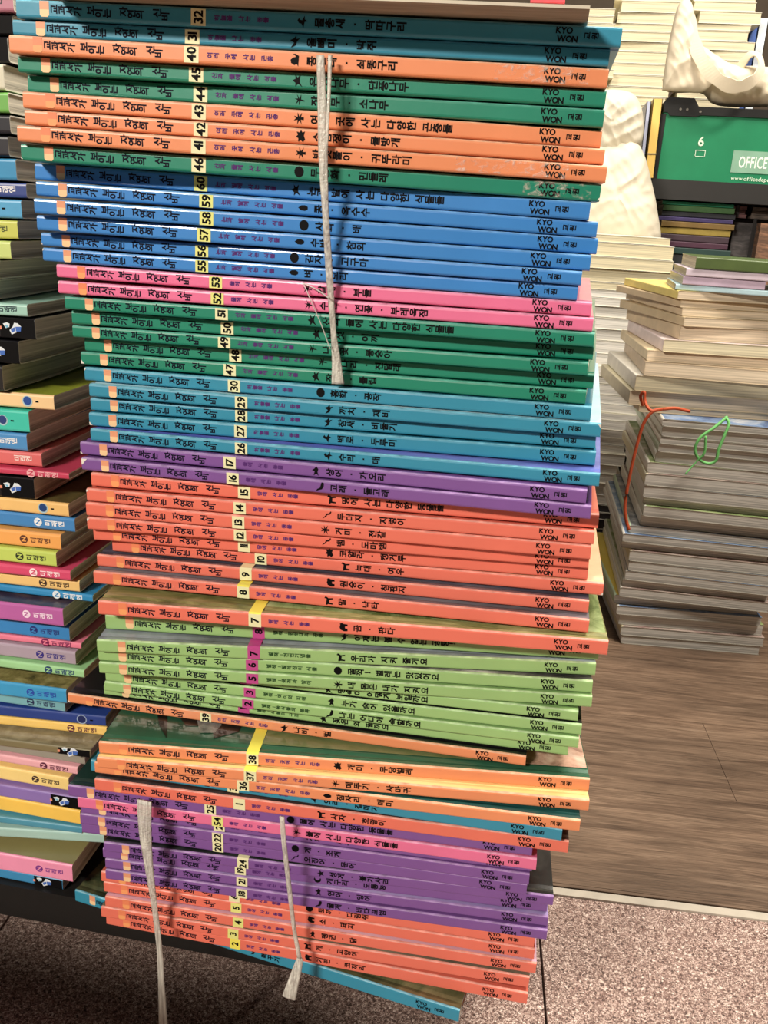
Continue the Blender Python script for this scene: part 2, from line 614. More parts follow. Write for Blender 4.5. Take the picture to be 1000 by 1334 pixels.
INFO = {
    '32': (TEAL, '32', '물총새 · 딱따구리', 'bird'), '31': (TEAL, '31', '올빼미 · 박쥐', 'swallow'), '40': (ORANGE, '40', '콩벌레 · 쇠똥구리', 'snail'),
    '45': (GREEN, '45', '은행나무 · 단풍나무', 'leaf'), '44': (GREEN, '44', '잣나무 · 소나무', 'sprig'), '43': (ORANGE, '43', '여러 곳에 사는 다양한 곤충들', 'insect'),
    '42': (ORANGE, '42', '소금쟁이 · 물방개', 'beetle'), '41': (ORANGE, '41', '반딧불이 · 귀뚜라미', 'insect'), '46': (GREEN, '46', '무궁화 · 민들레', 'ball'),
    '60': (BLUE, '60', '논과 밭에 사는 다양한 식물들', 'leaf'), '59': (BLUE, '59', '콩 · 옥수수', 'corn'), '58': (BLUE, '58', '사과 · 배', 'ball'),
    '57': (BLUE, '57', '수박 · 참외', 'corn'), '56': (BLUE, '56', '감자 · 고구마', 'ball'), '55': (BLUE, '55', '벼 · 보리', 'corn'),
    '53': (PINK, '53', '갈대 · 부들', 'sprig'), '52': (PINK, '52', '수련 · 연꽃 · 부레옥잠', 'sprig'), '51': (GREEN, '51', '산과 들에 사는 다양한 식물들', 'leaf'),
    '50': (GREEN, '50', '버섯 · 이끼', 'leaf'), '49': (GREEN, '49', '나팔꽃 · 봉숭아', 'sprig'), '48': (GREEN, '48', '개나리 · 진달래', 'sprig'),
    '47': (GREEN, '47', '장미 · 튤립', 'leaf'), '30': (TEAL, '30', '홍학 · 공작', 'ball'), '29': (TEAL, '29', '까치 · 제비', 'swallow'),
    '28': (TEAL, '28', '참새 · 비둘기', 'swallow'), '27': (TEAL, '27', '백로 · 두루미', 'bird'), '26': (TEAL, '26', '수리 · 매', 'bird'),
    '17': (PURPLE, '17', '상어 · 가오리', 'fish'), '16': (PURPLE, '16', '고래 · 돌고래', 'whale'), '15': (SALMON, '15', '땅에 사는 다양한 동물들', 'quad'),
    '14': (SALMON, '14', '두더지 · 지렁이', 'worm'), '13': (SALMON, '13', '거미 · 전갈', 'insect'), '12': (SALMON, '12', '뱀 · 도마뱀', 'worm'),
    '11': (SALMON, '11', '코알라 · 캥거루', 'beetle'), '10': (SALMON, '10', '늑대 · 여우', 'quad'), '9': (SALMON, '9', '원숭이 · 침팬지', 'bear'),
    '8': (SALMON, '8', '말 · 낙타', 'quad'), '7': (SALMON, '7', '곰 · 판다', 'bear'),
    'g8': (LIME, '8', '이제는 볼 수 없는 공룡!', 'swallow'), 'g7': (LIME, '7', '우리가 지켜 줄게요', 'quad'), 'g6': (LIME, '6', '꿀꺽! 벌레는 맛있어요', 'ball'),
    'g5': (LIME, '5', '내 몸은 내가 지켜요', 'insect'), 'A4': (LIME, '4', '땅속이 어떻게 보일까요', 'leaf'), 'B3': (LIME, '3', '누가 숨어 있을까요', 'fish'),
    'C2': (LIME, '2', '나는 어디에 속할까요', 'whale'), 'D1': (LIME, '1', '꽃은 왜 필까요', 'leaf'),
    '39': (ORANGE, '39', '나비 · 벌', 'swallow'), '38': (ORANGE, '38', '개미 · 무당벌레', 'beetle'), '37': (ORANGE, '37', '메뚜기 · 사마귀', 'sprig'),
    '36': (ORANGE, '36', '잠자리 · 매미', 'corn'), 'bl': (TEAL, '33', '오리 · 갈매기', 'bird'), '1': (SALMON, '1', '사자 · 호랑이', 'quad'),
    '25': (PURPLE, '25', '물에 사는 다양한 동물들', 'ball'), '54': (PINK, '54', '물에 사는 다양한 식물들', 'sprig'), '23': (PURPLE, '23', '가재 · 새우', 'worm'),
    '22': (PURPLE, '22', '게 · 조개', 'ball'), '20': (PURPLE, '20', '오징어 · 문어', 'worm'), '24': (PURPLE, '24', '성게 · 불가사리', 'star'),
    '19': (PURPLE, '19', '개구리 · 도롱뇽', 'moon'), '21': (PURPLE, '21', '연어 · 잉어', 'fish'), '18': (PURPLE, '18', '물개 · 바다표범', 'whale'),
    '6': (SALMON, '6', '토끼 · 다람쥐', 'ball'), '5': (SALMON, '5', '소 · 돼지', 'bear'), '4': (SALMON, '4', '펭귄 · 닭', 'fish'),
    '3': (SALMON, '3', '개 · 고양이', 'quad'), '2': (SALMON, '2', '기린 · 코끼리', 'bear'), 'bb': (TEAL, '34', '뻐꾸기', 'swallow'),
}
GREENCAT = {'g8': '별책—중생대의 공룡', 'g7': '별책—천연기념물', 'g6': '별책—벌레잡이 식물', 'g5': '별책—공격과 방어', 'A4': '별책—눈의 구조',
            'B3': '별책—먹이와 피해', 'C2': '별책—동식물의 분류', 'D1': '별책—식물의 구조'}
SERIES = '교과서가 보이는 자연의 신비'
load_glyphs(SERIES + ''.join(v[2] for v in INFO.values()) + 'KYOWON' + ''.join(CATL.values()) + ''.join(GREENCAT.values()) + '교원', 0.004, 'b')
load_glyphs('0123456789', 0.006, 'n')
BL, BW = 0.27, 0.205

SHAPES = {
    'bird': [(-.5, -.1), (-.15, .1), (-.1, .35), (.1, .5), (.3, .35), (.15, .25), (.12, .05), (.5, -.2), (.2, -.2), (.05, -.5), (0, -.2)],
    'swallow': [(-.5, .4), (-.1, .1), (.1, .5), (.25, .1), (.5, -.1), (.2, -.15), (.3, -.5), (0, -.2), (-.3, -.1)],
    'snail': [(-.5, -.35), (.35, -.4), (.5, -.1), (.5, .25), (.4, .0), (.25, -.1), (.2, .2), (0, .42), (-.25, .35), (-.4, .05), (-.3, -.2)],
    'leaf': [(-.5, -.5), (-.25, -.05), (-.5, .2), (-.2, .2), (0, .5), (.15, .2), (.5, .25), (.25, 0), (.5, -.3), (.1, -.2), (-.15, -.25)],
    'sprig': [(-.1, -.5), (-.06, -.1), (-.45, .05), (-.06, .05), (-.4, .4), (0, .2), (.1, .5), (.12, .15), (.5, .3), (.1, 0), (.5, -.15), (.05, -.15), (0, -.5)],
    'insect': [(-.12, -.5), (-.1, -.2), (-.5, -.3), (-.15, -.05), (-.5, .15), (-.12, .12), (-.2, .5), (0, .3), (.2, .5), (.12, .12), (.5, .15), (.15, -.05), (.5, -.3), (.1, -.2), (.12, -.5)],
    'beetle': [(-.3, -.45), (-.5, -.2), (-.35, .0), (-.5, .25), (-.2, .25), (-.1, .5), (.1, .3), (.35, .45), (.3, .15), (.5, 0), (.3, -.15), (.4, -.4), (.05, -.3)],
    'ball': [(.48 * math.cos(2 * math.pi * k / 14), .48 * math.sin(2 * math.pi * k / 14)) for k in range(14)],
    'corn': [(-.12, -.5), (-.25, -.2), (-.22, .2), (0, .5), (.22, .2), (.25, -.2), (.12, -.5)],
    'fish': [(-.5, .3), (-.3, 0), (-.5, -.3), (-.1, -.15), (.2, -.25), (.5, 0), (.25, .2), (.05, .5), (-.05, .18)],
    'whale': [(-.5, .45), (-.25, .3), (-.1, .0), (.2, -.1), (.5, -.2), (.45, -.45), (.1, -.45), (-.25, -.25), (-.35, .1)],
    'quad': [(-.5, .2), (-.4, .3), (.2, .22), (.3, .5), (.5, .35), (.4, .15), (.3, 0), (.35, -.5), (.2, -.5), (.15, -.1), (-.2, -.08), (-.25, -.5), (-.4, -.5), (-.38, .05)],
    'bear': [(-.45, -.1), (-.3, .3), (.0, .42), (.25, .35), (.4, .4), (.5, .15), (.4, -.02), (.36, -.5), (.16, -.5), (.12, -.2), (-.1, -.2), (-.14, -.5), (-.4, -.5)],
    'worm': [(-.5, .4), (-.35, .5), (-.15, .1), (.05, .0), (.1, -.3), (.35, -.5), (.5, -.42), (.25, -.25), (.2, .08), (-.05, .2), (-.3, .5)],
    'star': [((.5 if k % 2 == 0 else .2) * math.sin(math.pi * k / 5), (.5 if k % 2 == 0 else .2) * math.cos(math.pi * k / 5)) for k in range(10)],
    'moon': [(.3, .4), (0, .5), (-.35, .3), (-.45, 0), (-.3, -.35), (0, -.5), (.35, -.35), (.1, -.3), (-.1, -.05), (0, .25)],
}

INK = mat('ink_navy', (14, 16, 34), 0.6, var=0.02)
INK2 = mat('ink_violet', (92, 52, 120), 0.5, var=0.02)
INK3 = mat('ink_dark_green', (52, 84, 48), 0.5, var=0.02)
INKB = mat('ink_black', (10, 9, 11), 0.6, var=0.02)
for q_ in (INK, INK2, INK3, INKB):
    q_.node_tree.nodes['Principled BSDF'].inputs['Specular IOR Level'].default_value = 0.12
PATCH_R = mat('patch_apricot', (230, 160, 122), 0.45, var=0.08)
PATCH_O = mat('patch_pale_cream', (244, 206, 156), 0.45, var=0.08)
PATCH_R2 = mat('patch_orange', (238, 138, 96), 0.45, var=0.08)
PATCH_O2 = mat('patch_light_orange', (246, 166, 106), 0.45, var=0.08)
TAGM = mat('tag_pale_yellow', (236, 234, 186), 0.45, var=0.03)
TAGY = mat('tag_yellow', (240, 230, 96), 0.45, var=0.03)
TAGG = mat('tag_lime_yellow', (230, 232, 138), 0.45, var=0.03)
TAGP = mat('tag_magenta', (190, 74, 142), 0.45, var=0.03)
PAGES = page_mat('book_pages', (206, 196, 172))
BOARD_IN = mat('cover_inner_paper', (214, 206, 190), 0.8)

COVER_PICS = {
    '7': ramp_mat('cover_olive_meadow', [(58, 62, 34), (112, 114, 66), (150, 146, 96), (186, 180, 132)], (24, 70, 1), dist=1.2),
    '38': ramp_mat('cover_dark_green', [(30, 70, 54), (44, 92, 68), (52, 100, 76)], (10, 10, 1), dist=0.3, coat=0.5),
    '39': ramp_mat('cover_near_black', [(16, 16, 20), (26, 24, 26)], (10, 10, 1)),
    '25': ramp_mat('cover_bottle_green', [(12, 40, 34), (20, 58, 48)], (12, 12, 1)),
    'bb': ramp_mat('cover_forest', [(24, 30, 24), (46, 56, 38), (98, 98, 66), (140, 128, 92)], (22, 26, 1), dist=1.0),
    '26': ramp_mat('cover_lilac_blue', [(70, 84, 168), (104, 116, 196), (130, 140, 210)], (8, 30, 1)),
    '24': ramp_mat('cover_black_green', [(20, 26, 24), (34, 40, 38), (60, 66, 62)], (40, 40, 1), coat=0.6),
    '10': ramp_mat('cover_peach', [(216, 160, 120), (240, 196, 160)], (20, 20, 1)),
    '9': ramp_mat('cover_dusk', [(34, 36, 40), (70, 70, 84), (130, 124, 130)], (8, 60, 1)),
    '8': ramp_mat('cover_grey_lilac', [(44, 40, 36), (120, 116, 124), (206, 196, 206)], (4, 20, 1)),
    'g7': ramp_mat('cover_pale_sky', [(40, 44, 40), (150, 160, 170), (196, 210, 224)], (6, 12, 1)),
    '37': ramp_mat('cover_cream', [(236, 200, 120), (246, 222, 160)], (10, 10, 1)),
    '29': ramp_mat('cover_pale_cyan', [(150, 206, 222), (206, 232, 238)], (10, 10, 1)),
    '4': ramp_mat('cover_pale_lilac', [(206, 160, 180), (226, 190, 206)], (10, 10, 1)),
    '21': ramp_mat('cover_pale_violet', [(140, 120, 180), (190, 170, 216)], (10, 10, 1)),
    'g6': ramp_mat('cover_dark_mixed', [(30, 32, 30), (90, 90, 86), (210, 206, 200)], (26, 26, 1)),
    'B3': ramp_mat('cover_black', [(14, 18, 16), (26, 30, 28)], (10, 10, 1)),
    '36': ramp_mat('cover_deep_teal', [(16, 60, 62), (36, 90, 84)], (10, 10, 1)),
    '1': ramp_mat('cover_speckled_dark', [(30, 26, 26), (90, 70, 66)], (60, 60, 1)),
    '3': ramp_mat('cover_brown_grey', [(90, 84, 70), (140, 130, 110)], (30, 30, 1)),
}
EXTRA_BAND = {'38': TAGY, '7': TAGY, '8': TAGY, 'g7': TAGP, '37': TAGY, '24': TAGM, '9': TAGM}


def spine_mat(colour):
    return mat('spine_' + colour.replace(' ', '_'), RGB[colour], 0.4, coat=0.22, var=0.05, scale=25, bump=0.12, bscale=90)


SH = {}     # meshes shared by every book of one thickness class


def quarter(cx, cz, r, a0, a1, n=3):
    return [(cx + r * math.cos(R(a0 + (a1 - a0) * i / n)), cz + r * math.sin(R(a0 + (a1 - a0) * i / n))) for i in range(n + 1)]


def link_mesh(name, me, parent, y=0.0):
    o = bpy.data.objects.new(name, me)
    COL.objects.link(o)
    o.parent = parent
    return o


CHIP = {'47': [(1, 1, .0020)], '30': [(1, 0, .0012)], '27': [(1, 1, .0018)], '17': [(1, 1, .0014)], '16': [(1, 0, .0034)], '55': [(1, 0, .0010)], '56': [(1, 1, .0008)],
        '14': [(1, 0, .0014)], '12': [(1, 0, .0016)], '52': [(1, 0, .0012)], '39': [(1, 1, .0016)], '10': [(0, 1, .0014)], '46': [(0, 1, .0012), (1, 1, .0009)], '29': [(0, 0, .0016)]}
CHIPM = mat('worn_paper', (228, 222, 212), 0.7)
GLARE = {'41': [(.204, .2535)], '40': [(.222, .262)], '46': [(.236, .266)]}
GLAREM = ramp_mat('painted_film_glare', [(244, 214, 192), (254, 244, 234)], (220, 220, 420), rough=0.2, coat=1.0, bump=0.8)  # whitish glare of the crinkled laminate, put into the colour


def glare_alpha():
    nt = GLAREM.node_tree
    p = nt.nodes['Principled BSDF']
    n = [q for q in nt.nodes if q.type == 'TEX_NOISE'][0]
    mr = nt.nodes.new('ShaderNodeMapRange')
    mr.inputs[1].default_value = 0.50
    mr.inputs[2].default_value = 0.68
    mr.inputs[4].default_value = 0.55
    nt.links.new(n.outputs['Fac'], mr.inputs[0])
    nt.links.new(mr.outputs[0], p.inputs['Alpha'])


glare_alpha()


def picture_book(key, x, y, yaw, zl, zr, t):
    colour, num, title, emb = INFO[key]
    t = t - 0.0003
    tilt = -math.atan2(zr - zl, BL)
    root = empty('picture_book', (x, y, zl), (0, tilt, yaw))
    c = 0.0013
    r = 0.0013
    # hard cover: back board, spine, front board with a hinge groove
    prof = [(BW, 0)] + [(0.0085, 0), (0.006, 0.0005), (0.0035, 0)] + quarter(r, r, r, 270, 180) + quarter(r, t - r, r, 180, 90) \
        + [(0.0035, t), (0.006, t - 0.0006), (0.0085, t), (BW, t), (BW, t - c), (0.0016, t - c), (0.0016, c), (BW, c)]
    mis = []
    for i, a in enumerate(prof):
        bq = prof[(i + 1) % len(prof)]
        ym, zm = (a[0] + bq[0]) / 2, (a[1] + bq[1]) / 2
        if zm > t - 0.0012 and ym > 0.0012 and i < len(prof) - 4:
            mis.append(1)
        elif zm > t - 0.0007 and ym < 0.0012:
            mis.append(2)
        elif i >= len(prof) - 5:
            mis.append(3)
        else:
            mis.append(0)
    sm = spine_mat(colour)
    worn = mat('worn_edge_' + colour.replace(' ', '_'), tuple(int(q * 0.72 + 255 * 0.28) for q in RGB[colour]), 0.5, var=0.35, scale=160)
    top = COVER_PICS.get(key, mat('cover_' + colour.replace(' ', '_'), tuple(int(q * 0.9) for q in RGB[colour]), 0.35, coat=0.4, var=0.2, scale=14))
    m = MB()
    m.extrude_x(prof, 0, BL, mis, 0)
    m.build('cover', [sm, top, worn, BOARD_IN], root)
    m = MB()
    m.box(0.003, BL - 0.003, 0.0017, BW - 0.003, c + 0.0001, t - c - 0.0001)
    m.build('page_block', PAGES, root)
    zc = t / 2
    # two-tone patch near the head of the spine
    m = MB()
    yy = -0.00006
    x0, x1 = 0.0115, 0.0160
    m.quad([(x0, yy, zc), (x1, yy, zc), (x1, yy, t - .0004), (x0, yy, t - .0004)], 0)
    m.poly([(x0, yy, zc), (x0, yy, zc - .0022), (x0 + .0008, yy, zc - .003), (x1 - .0008, yy, zc - .003), (x1, yy, zc - .0022), (x1, yy, zc)], 1)
    m.build('spine_patch', [PATCH_R2, PATCH_O2] if colour in (ORANGE, SALMON, PINK) else [PATCH_R, PATCH_O], root, fix=False)
    # series title (one mesh shared by all of them)
    ks = 'series'
    if ks not in SH:
        m = MB()
        st = [0, 0, 0, -.0002, 0, .0004, -.0005, -.0005, 0, .0005, -.0001, -.0003, 0, .0006, -.0008]
        st = [.0004, .0003, .0002, -.0004, 0, .0006, -.0006, -.0006, 0, .0008, -.0002, -.0002, 0, .0009, -.0006]
        xs = 0.0168
        wd = SERIES.split(' ')
        k = 0
        for w, xw in zip(wd, (0.0166, 0.0342, 0.0498, 0.0656)):
            q = len(w)
            column(m, w, xw, 0, 0.0042, 0.0038, 'b', stagger=[a_ * 0.8 for a_ in st[k:k + q]])
            k += q + 1
        o = m.build('series_title', INK, root, fix=False)
        o.location = (0, 0, zc)
        SH[ks] = o.data
    else:
        link_mesh('series_title', SH[ks], root).location = (0, 0, zc)
    # number tag, wraps over the front edge; the digits are its sub-part
    tm = TAGP if colour == LIME else (TAGY if key in ('2',) else (TAGG if colour in (BLUE, PINK) or key in ('4', '5', '3') else TAGM))
    x0, x1 = 0.0832, 0.0900
    m = MB()
    m.quad([(x0, yy, .0003), (x1, yy, .0003), (x1, yy, t - .0006), (x0, yy, t - .0006)], 0)
    if key in EXTRA_BAND:
        zt = t + 0.00008
        m.quad([(x0, yy, t - .0006), (x1, yy, t - .0006), (x1, .0009, zt), (x0, .0009, zt)], 1)
        m.quad([(x0, .0009, zt), (x1, .0009, zt), (x1, .19, zt), (x0, .19, zt)], 1)
    tg = m.build('number_tag', [tm, EXTRA_BAND.get(key, tm)], root, fix=False)
    m = MB()
    word(m, num, (x0 + x1) / 2, zc, 0.0058, 'n', turned=True, y=yy - .00006)
    m.build('number', INKB, tg, fix=False)
    # small subject line
    m = MB()
    if colour == LIME:
        column(m, GREENCAT[key], 0.0945, zc, 0.0028, 0.0030, 'b')
        m.build('subject_line', INK3, root, fix=False)
    else:
        kc = 'cat' + colour
        if kc not in SH:
            column(m, CATL[colour], 0.0938, 0, 0.0027, 0.00285, 'b', space=0.9)
            o = m.build('subject_line', INK2, root, fix=False)
            SH[kc] = o.data
        else:
            o = link_mesh('subject_line', SH[kc], root)
        o.location = (0, 0, zc)
    # white worn corners, glare of crinkled film painted near the foot of a few spines
    if key in CHIP:
        m = MB()
        for left, low_, sz in CHIP[key]:
            cx_, cz_ = (0.0 if left else BL), (0.0006 if low_ else t - 0.0006)
            sx_, sz_ = (1 if left else -1), (1 if low_ else -1)
            m.poly([(cx_, OFF, cz_), (cx_ + sx_ * sz, OFF, cz_), (cx_ + sx_ * sz * .6, OFF, cz_ + sz_ * sz * .35), (cx_ + sx_ * sz * .3, OFF, cz_ + sz_ * sz * .8), (cx_, OFF, cz_ + sz_ * sz)], 0)
        m.build('worn_corner', CHIPM, root, fix=False)
    if key in GLARE:
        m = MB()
        for a_, b_ in GLARE[key]:
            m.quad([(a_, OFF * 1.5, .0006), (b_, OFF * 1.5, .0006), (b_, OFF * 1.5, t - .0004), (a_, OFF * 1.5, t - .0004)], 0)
        m.build('film_glare', GLAREM, root, fix=False)
    # silhouette and title
    m = MB()
    m.poly([(0.1340 - q * 0.0046, OFF, zc + p * 0.0050) for p, q in SHAPES[emb]])
    m.build('silhouette', INKB, root, fix=False)
    m = MB()
    column(m, title, 0.1392, zc, 0.0045, 0.0046, 'b', space=0.55)
    m.build('title_lettering', INKB, root, fix=False)
    # publisher lettering
    ks = 'publisher'
    if ks not in SH:
        m = MB()
        word(m, 'KYO', 0.2430, 0.0016, 0.0034, 'b', sp=.008)
        word(m, 'WON', 0.2437, -0.0016, 0.0034, 'b', sp=.008)
        put_glyph(m, '교', 'b', 0.2560, 0, 0.0031, True)
        put_glyph(m, '원', 'b', 0.2592, 0, 0.0031, True)
        o = m.build('publisher_lettering', INKB, root, fix=False)
        SH[ks] = o.data
    else:
        o = link_mesh('publisher_lettering', SH[ks], root)
    o.location = (0, 0, zc)
    LAB = {'A4': 'light green picture book slid in between magenta tags 5 and 3', 'bl': 'teal picture book squeezed between orange 36 and salmon 1',
           '23': 'purple picture book sliver wedged between pink 54 and purple 22', '6': 'salmon picture book sliver between purple 18 and salmon 5',
           '19': 'purple picture book with half-covered number between 24 and 21',
           'bb': 'teal picture book lying askew at the very bottom of the front stack', '32': 'teal picture book with number 32, topmost under the overhanging board'}
    lab = LAB.get(key, '%s picture book with %s number %s in the front stack' % (colour, 'magenta' if colour == LIME else 'pale yellow', num))
    return tag(root, lab, 'book', 'numbered picture books in the front stack')


BOOKS = {}
for row in POSES:
    BOOKS[row[0]] = picture_book(*row)

# pictures printed on the few front covers one can see
bk = BOOKS['38']
zt = 0.00821 - 0.0003 + 0.00006
m = MB()
m.poly([(.026, .040, zt), (.045, .052, zt), (.076, .046, zt), (.074, .020, zt), (.062, .011, zt), (.058, .024, zt), (.043, .022, zt), (.034, .034, zt)], 0)
m.poly([(.022, .034, zt + .00004), (.026, .040, zt + .00004), (.033, .018, zt + .00004), (.036, .008, zt + .00004), (.028, .020, zt + .00004)], 1)
m.poly([(.047, .030, zt + .00004), (.056, .033, zt + .00004), (.063, .026, zt + .00004), (.061, .017, zt + .00004), (.053, .016, zt + .00004)], 2)
m.quad([(.0905, .0095, zt), (.235, .0095, zt), (.235, .09, zt), (.0905, .09, zt)], 3)
m.quad([(.235, .0095, zt), (.2695, .0095, zt), (.2695, .09, zt), (.235, .09, zt)], 4)
m.build('cover_picture', [ramp_mat('print_wing_brown', [(22, 20, 18), (50, 40, 34)], (60, 60, 1)), ramp_mat('print_black', [(14, 16, 14), (24, 24, 22)], (20, 20, 1)),
                          ramp_mat('print_grey_fur', [(80, 80, 78), (150, 148, 144)], (200, 200, 1)),
                          ramp_mat('print_moss', [(84, 100, 62), (110, 122, 78), (130, 136, 96)], (40, 60, 1)),
                          ramp_mat('print_pink_petals', [(120, 84, 70), (200, 160, 140), (230, 200, 180)], (50, 70, 1), dist=1.5)], bk, fix=False)
bk = BOOKS['7']
zt = 0.00864 - 0.0003 + 0.00006
m = MB()
m.quad([(.0905, .0095, zt), (.2695, .0095, zt), (.2695, .15, zt), (.0905, .15, zt)], 0)
m.build('cover_picture', [ramp_mat('print_green_grass', [(50, 66, 34), (96, 116, 62), (150, 168, 112), (176, 190, 140)], (60, 26, 1), dist=1.0)], bk, fix=False)

# board lying on the front stack, overhanging it towards the camera
pr = atz(768, 12, 0.5404)
bo = tag(empty('wood_board', (pr.x, pr.y, 0.5404)), 'thin grey brown wood-grain board lying on top of the front stack', 'board')
m = MB()
m.box(-0.234, 0.0, 0.0, 0.235, 0, 0.0012, 0)
m.build('panel', ramp_mat('board_grain', [(130, 120, 102), (162, 151, 130), (190, 179, 156)], (6, 120, 60), rough=0.6, coat=0.0), bo)
m = MB()
m.box(-0.234, 0.0, -0.0004, -0.00002, 0.0, 0.0012, 0)
m.build('edge_band', mat('board_edge', (206, 198, 180), 0.6), bo)
bo.rotation_euler = (0, 0.0098, 0)

# ---------------------------------------------------------------- low black rack that carries both stacks
rk = tag(empty('low_rack', (-0.35, 0.034, FZ)), 'low black rack under the two front book stacks', 'rack')
m = MB()
m.box(-0.55, 0.49, 0.0, 0.36, -FZ - 0.0265, -FZ - 0.0002)
m.build('shelf_board', mat('rack_black', (20, 19, 18), 0.55, bump=0.1), rk)
for lx in (-0.53, 0.44):
    for ly in (0.26, 0.33):
        m = MB()
        m.box(lx, lx + 0.03, ly - 0.03, ly, 0, -FZ - 0.0265)
        m.build('leg', mat('rack_black', (20, 19, 18)), rk)


# unseen carton added out of frame to shade the floor under the rack
shade_carton = tag(empty('carton', (-0.44, -0.66, FZ)), 'unseen open carton added to shade the floor under the low rack', 'carton')
KR = mat('cardboard', (168, 130, 92), 0.8, var=0.08)
m = MB()
m.box(0, .33, 0, .26, 0, .004)
m.box(0, .33, 0, .004, .004, .37)
m.box(0, .33, .256, .26, .004, .37)
m.box(0, .004, .004, .256, .004, .37)
m.box(.326, .33, .004, .256, .004, .37)
m.build('shade_carton_body', KR, shade_carton)
m = MB()
m.quad([(.004, .004, .36), (.326, .004, .36), (.326, .13, .366), (.004, .13, .366)])
m.quad([(.004, .256, .36), (.326, .256, .36), (.326, .131, .366), (.004, .131, .366)])
m.build('shade_carton_flap', KR, shade_carton)

# ---------------------------------------------------------------- paperbacks (left stack, background stacks)
def sagz(s, y, w):
    return s * (y / w) ** 1.6 - 0.15 * s * math.sin(math.pi * y / w)


def paperback(name, L, Wd, t, spine, core, pages, loc, rot, top=None, sag=0.0, cov=0.0005, inset=0.0012, round_=0.0015):
    """soft-cover book: cover wrapped round a page block; spine faces local -y"""
    root = empty(name, loc, rot)
    rr = min(round_, t * 0.3)
    K = 8
    ys = [rr * 1.5 + (Wd - rr * 1.5) * i / K for i in range(K + 1)]
    outer = [(y, sagz(sag, y, Wd)) for y in reversed(ys)]
    outer += quarter(rr, rr, rr, 270, 180) + quarter(rr, t - rr, rr, 180, 90)
    outer += [(y, t + sagz(sag, y, Wd)) for y in ys]
    inner = [(y, t - cov + sagz(sag, y, Wd)) for y in reversed(ys)] + [(cov, t - cov - rr * .3), (cov, cov + rr * .3)] + [(y, cov + sagz(sag, y, Wd)) for y in ys]
    prof = outer + inner
    no = len(outer)
    mis = []
    for i, a in enumerate(prof):
        b2 = prof[(i + 1) % len(prof)]
        if i >= no - 1:
            mis.append(2)
        elif i >= no - 1 - K - 1:
            mis.append(1)
        else:
            mis.append(0)
    m = MB()
    m.extrude_x(prof, 0, L, mis, 2)
    m.build('cover', [spine, top or spine, core], root)
    pr_ = [(y - (inset if y == ys[-1] else 0), cov + .00005 + sagz(sag, y, Wd)) for y in reversed(ys)] + [(cov + .0002, cov + rr * .4), (cov + .0002, t - cov - rr * .4)] \
        + [(y - (inset if y == ys[-1] else 0), t - cov - .00005 + sagz(sag, y, Wd)) for y in ys]
    m = MB()
    m.extrude_x(pr_, inset, L - inset, [0] * len(pr_), 0)
    m.build('page_block', pages, root)
    return root


CORE = mat('cover_core_white', (226, 222, 206), 0.7)
PG_GREY = page_mat('textbook_pages', (222, 216, 198), dark=0.55, fine=520)
PG_CREAM = page_mat('cream_pages', (232, 222, 188), dark=0.72, fine=420)
PG_WHITE = page_mat('white_pages', (234, 231, 222), dark=0.66, fine=420)
PG_TAN = page_mat('tan_pages', (232, 214, 186), dark=0.72, fine=420)

load_glyphs('미래엔N', 0.024, 'w')
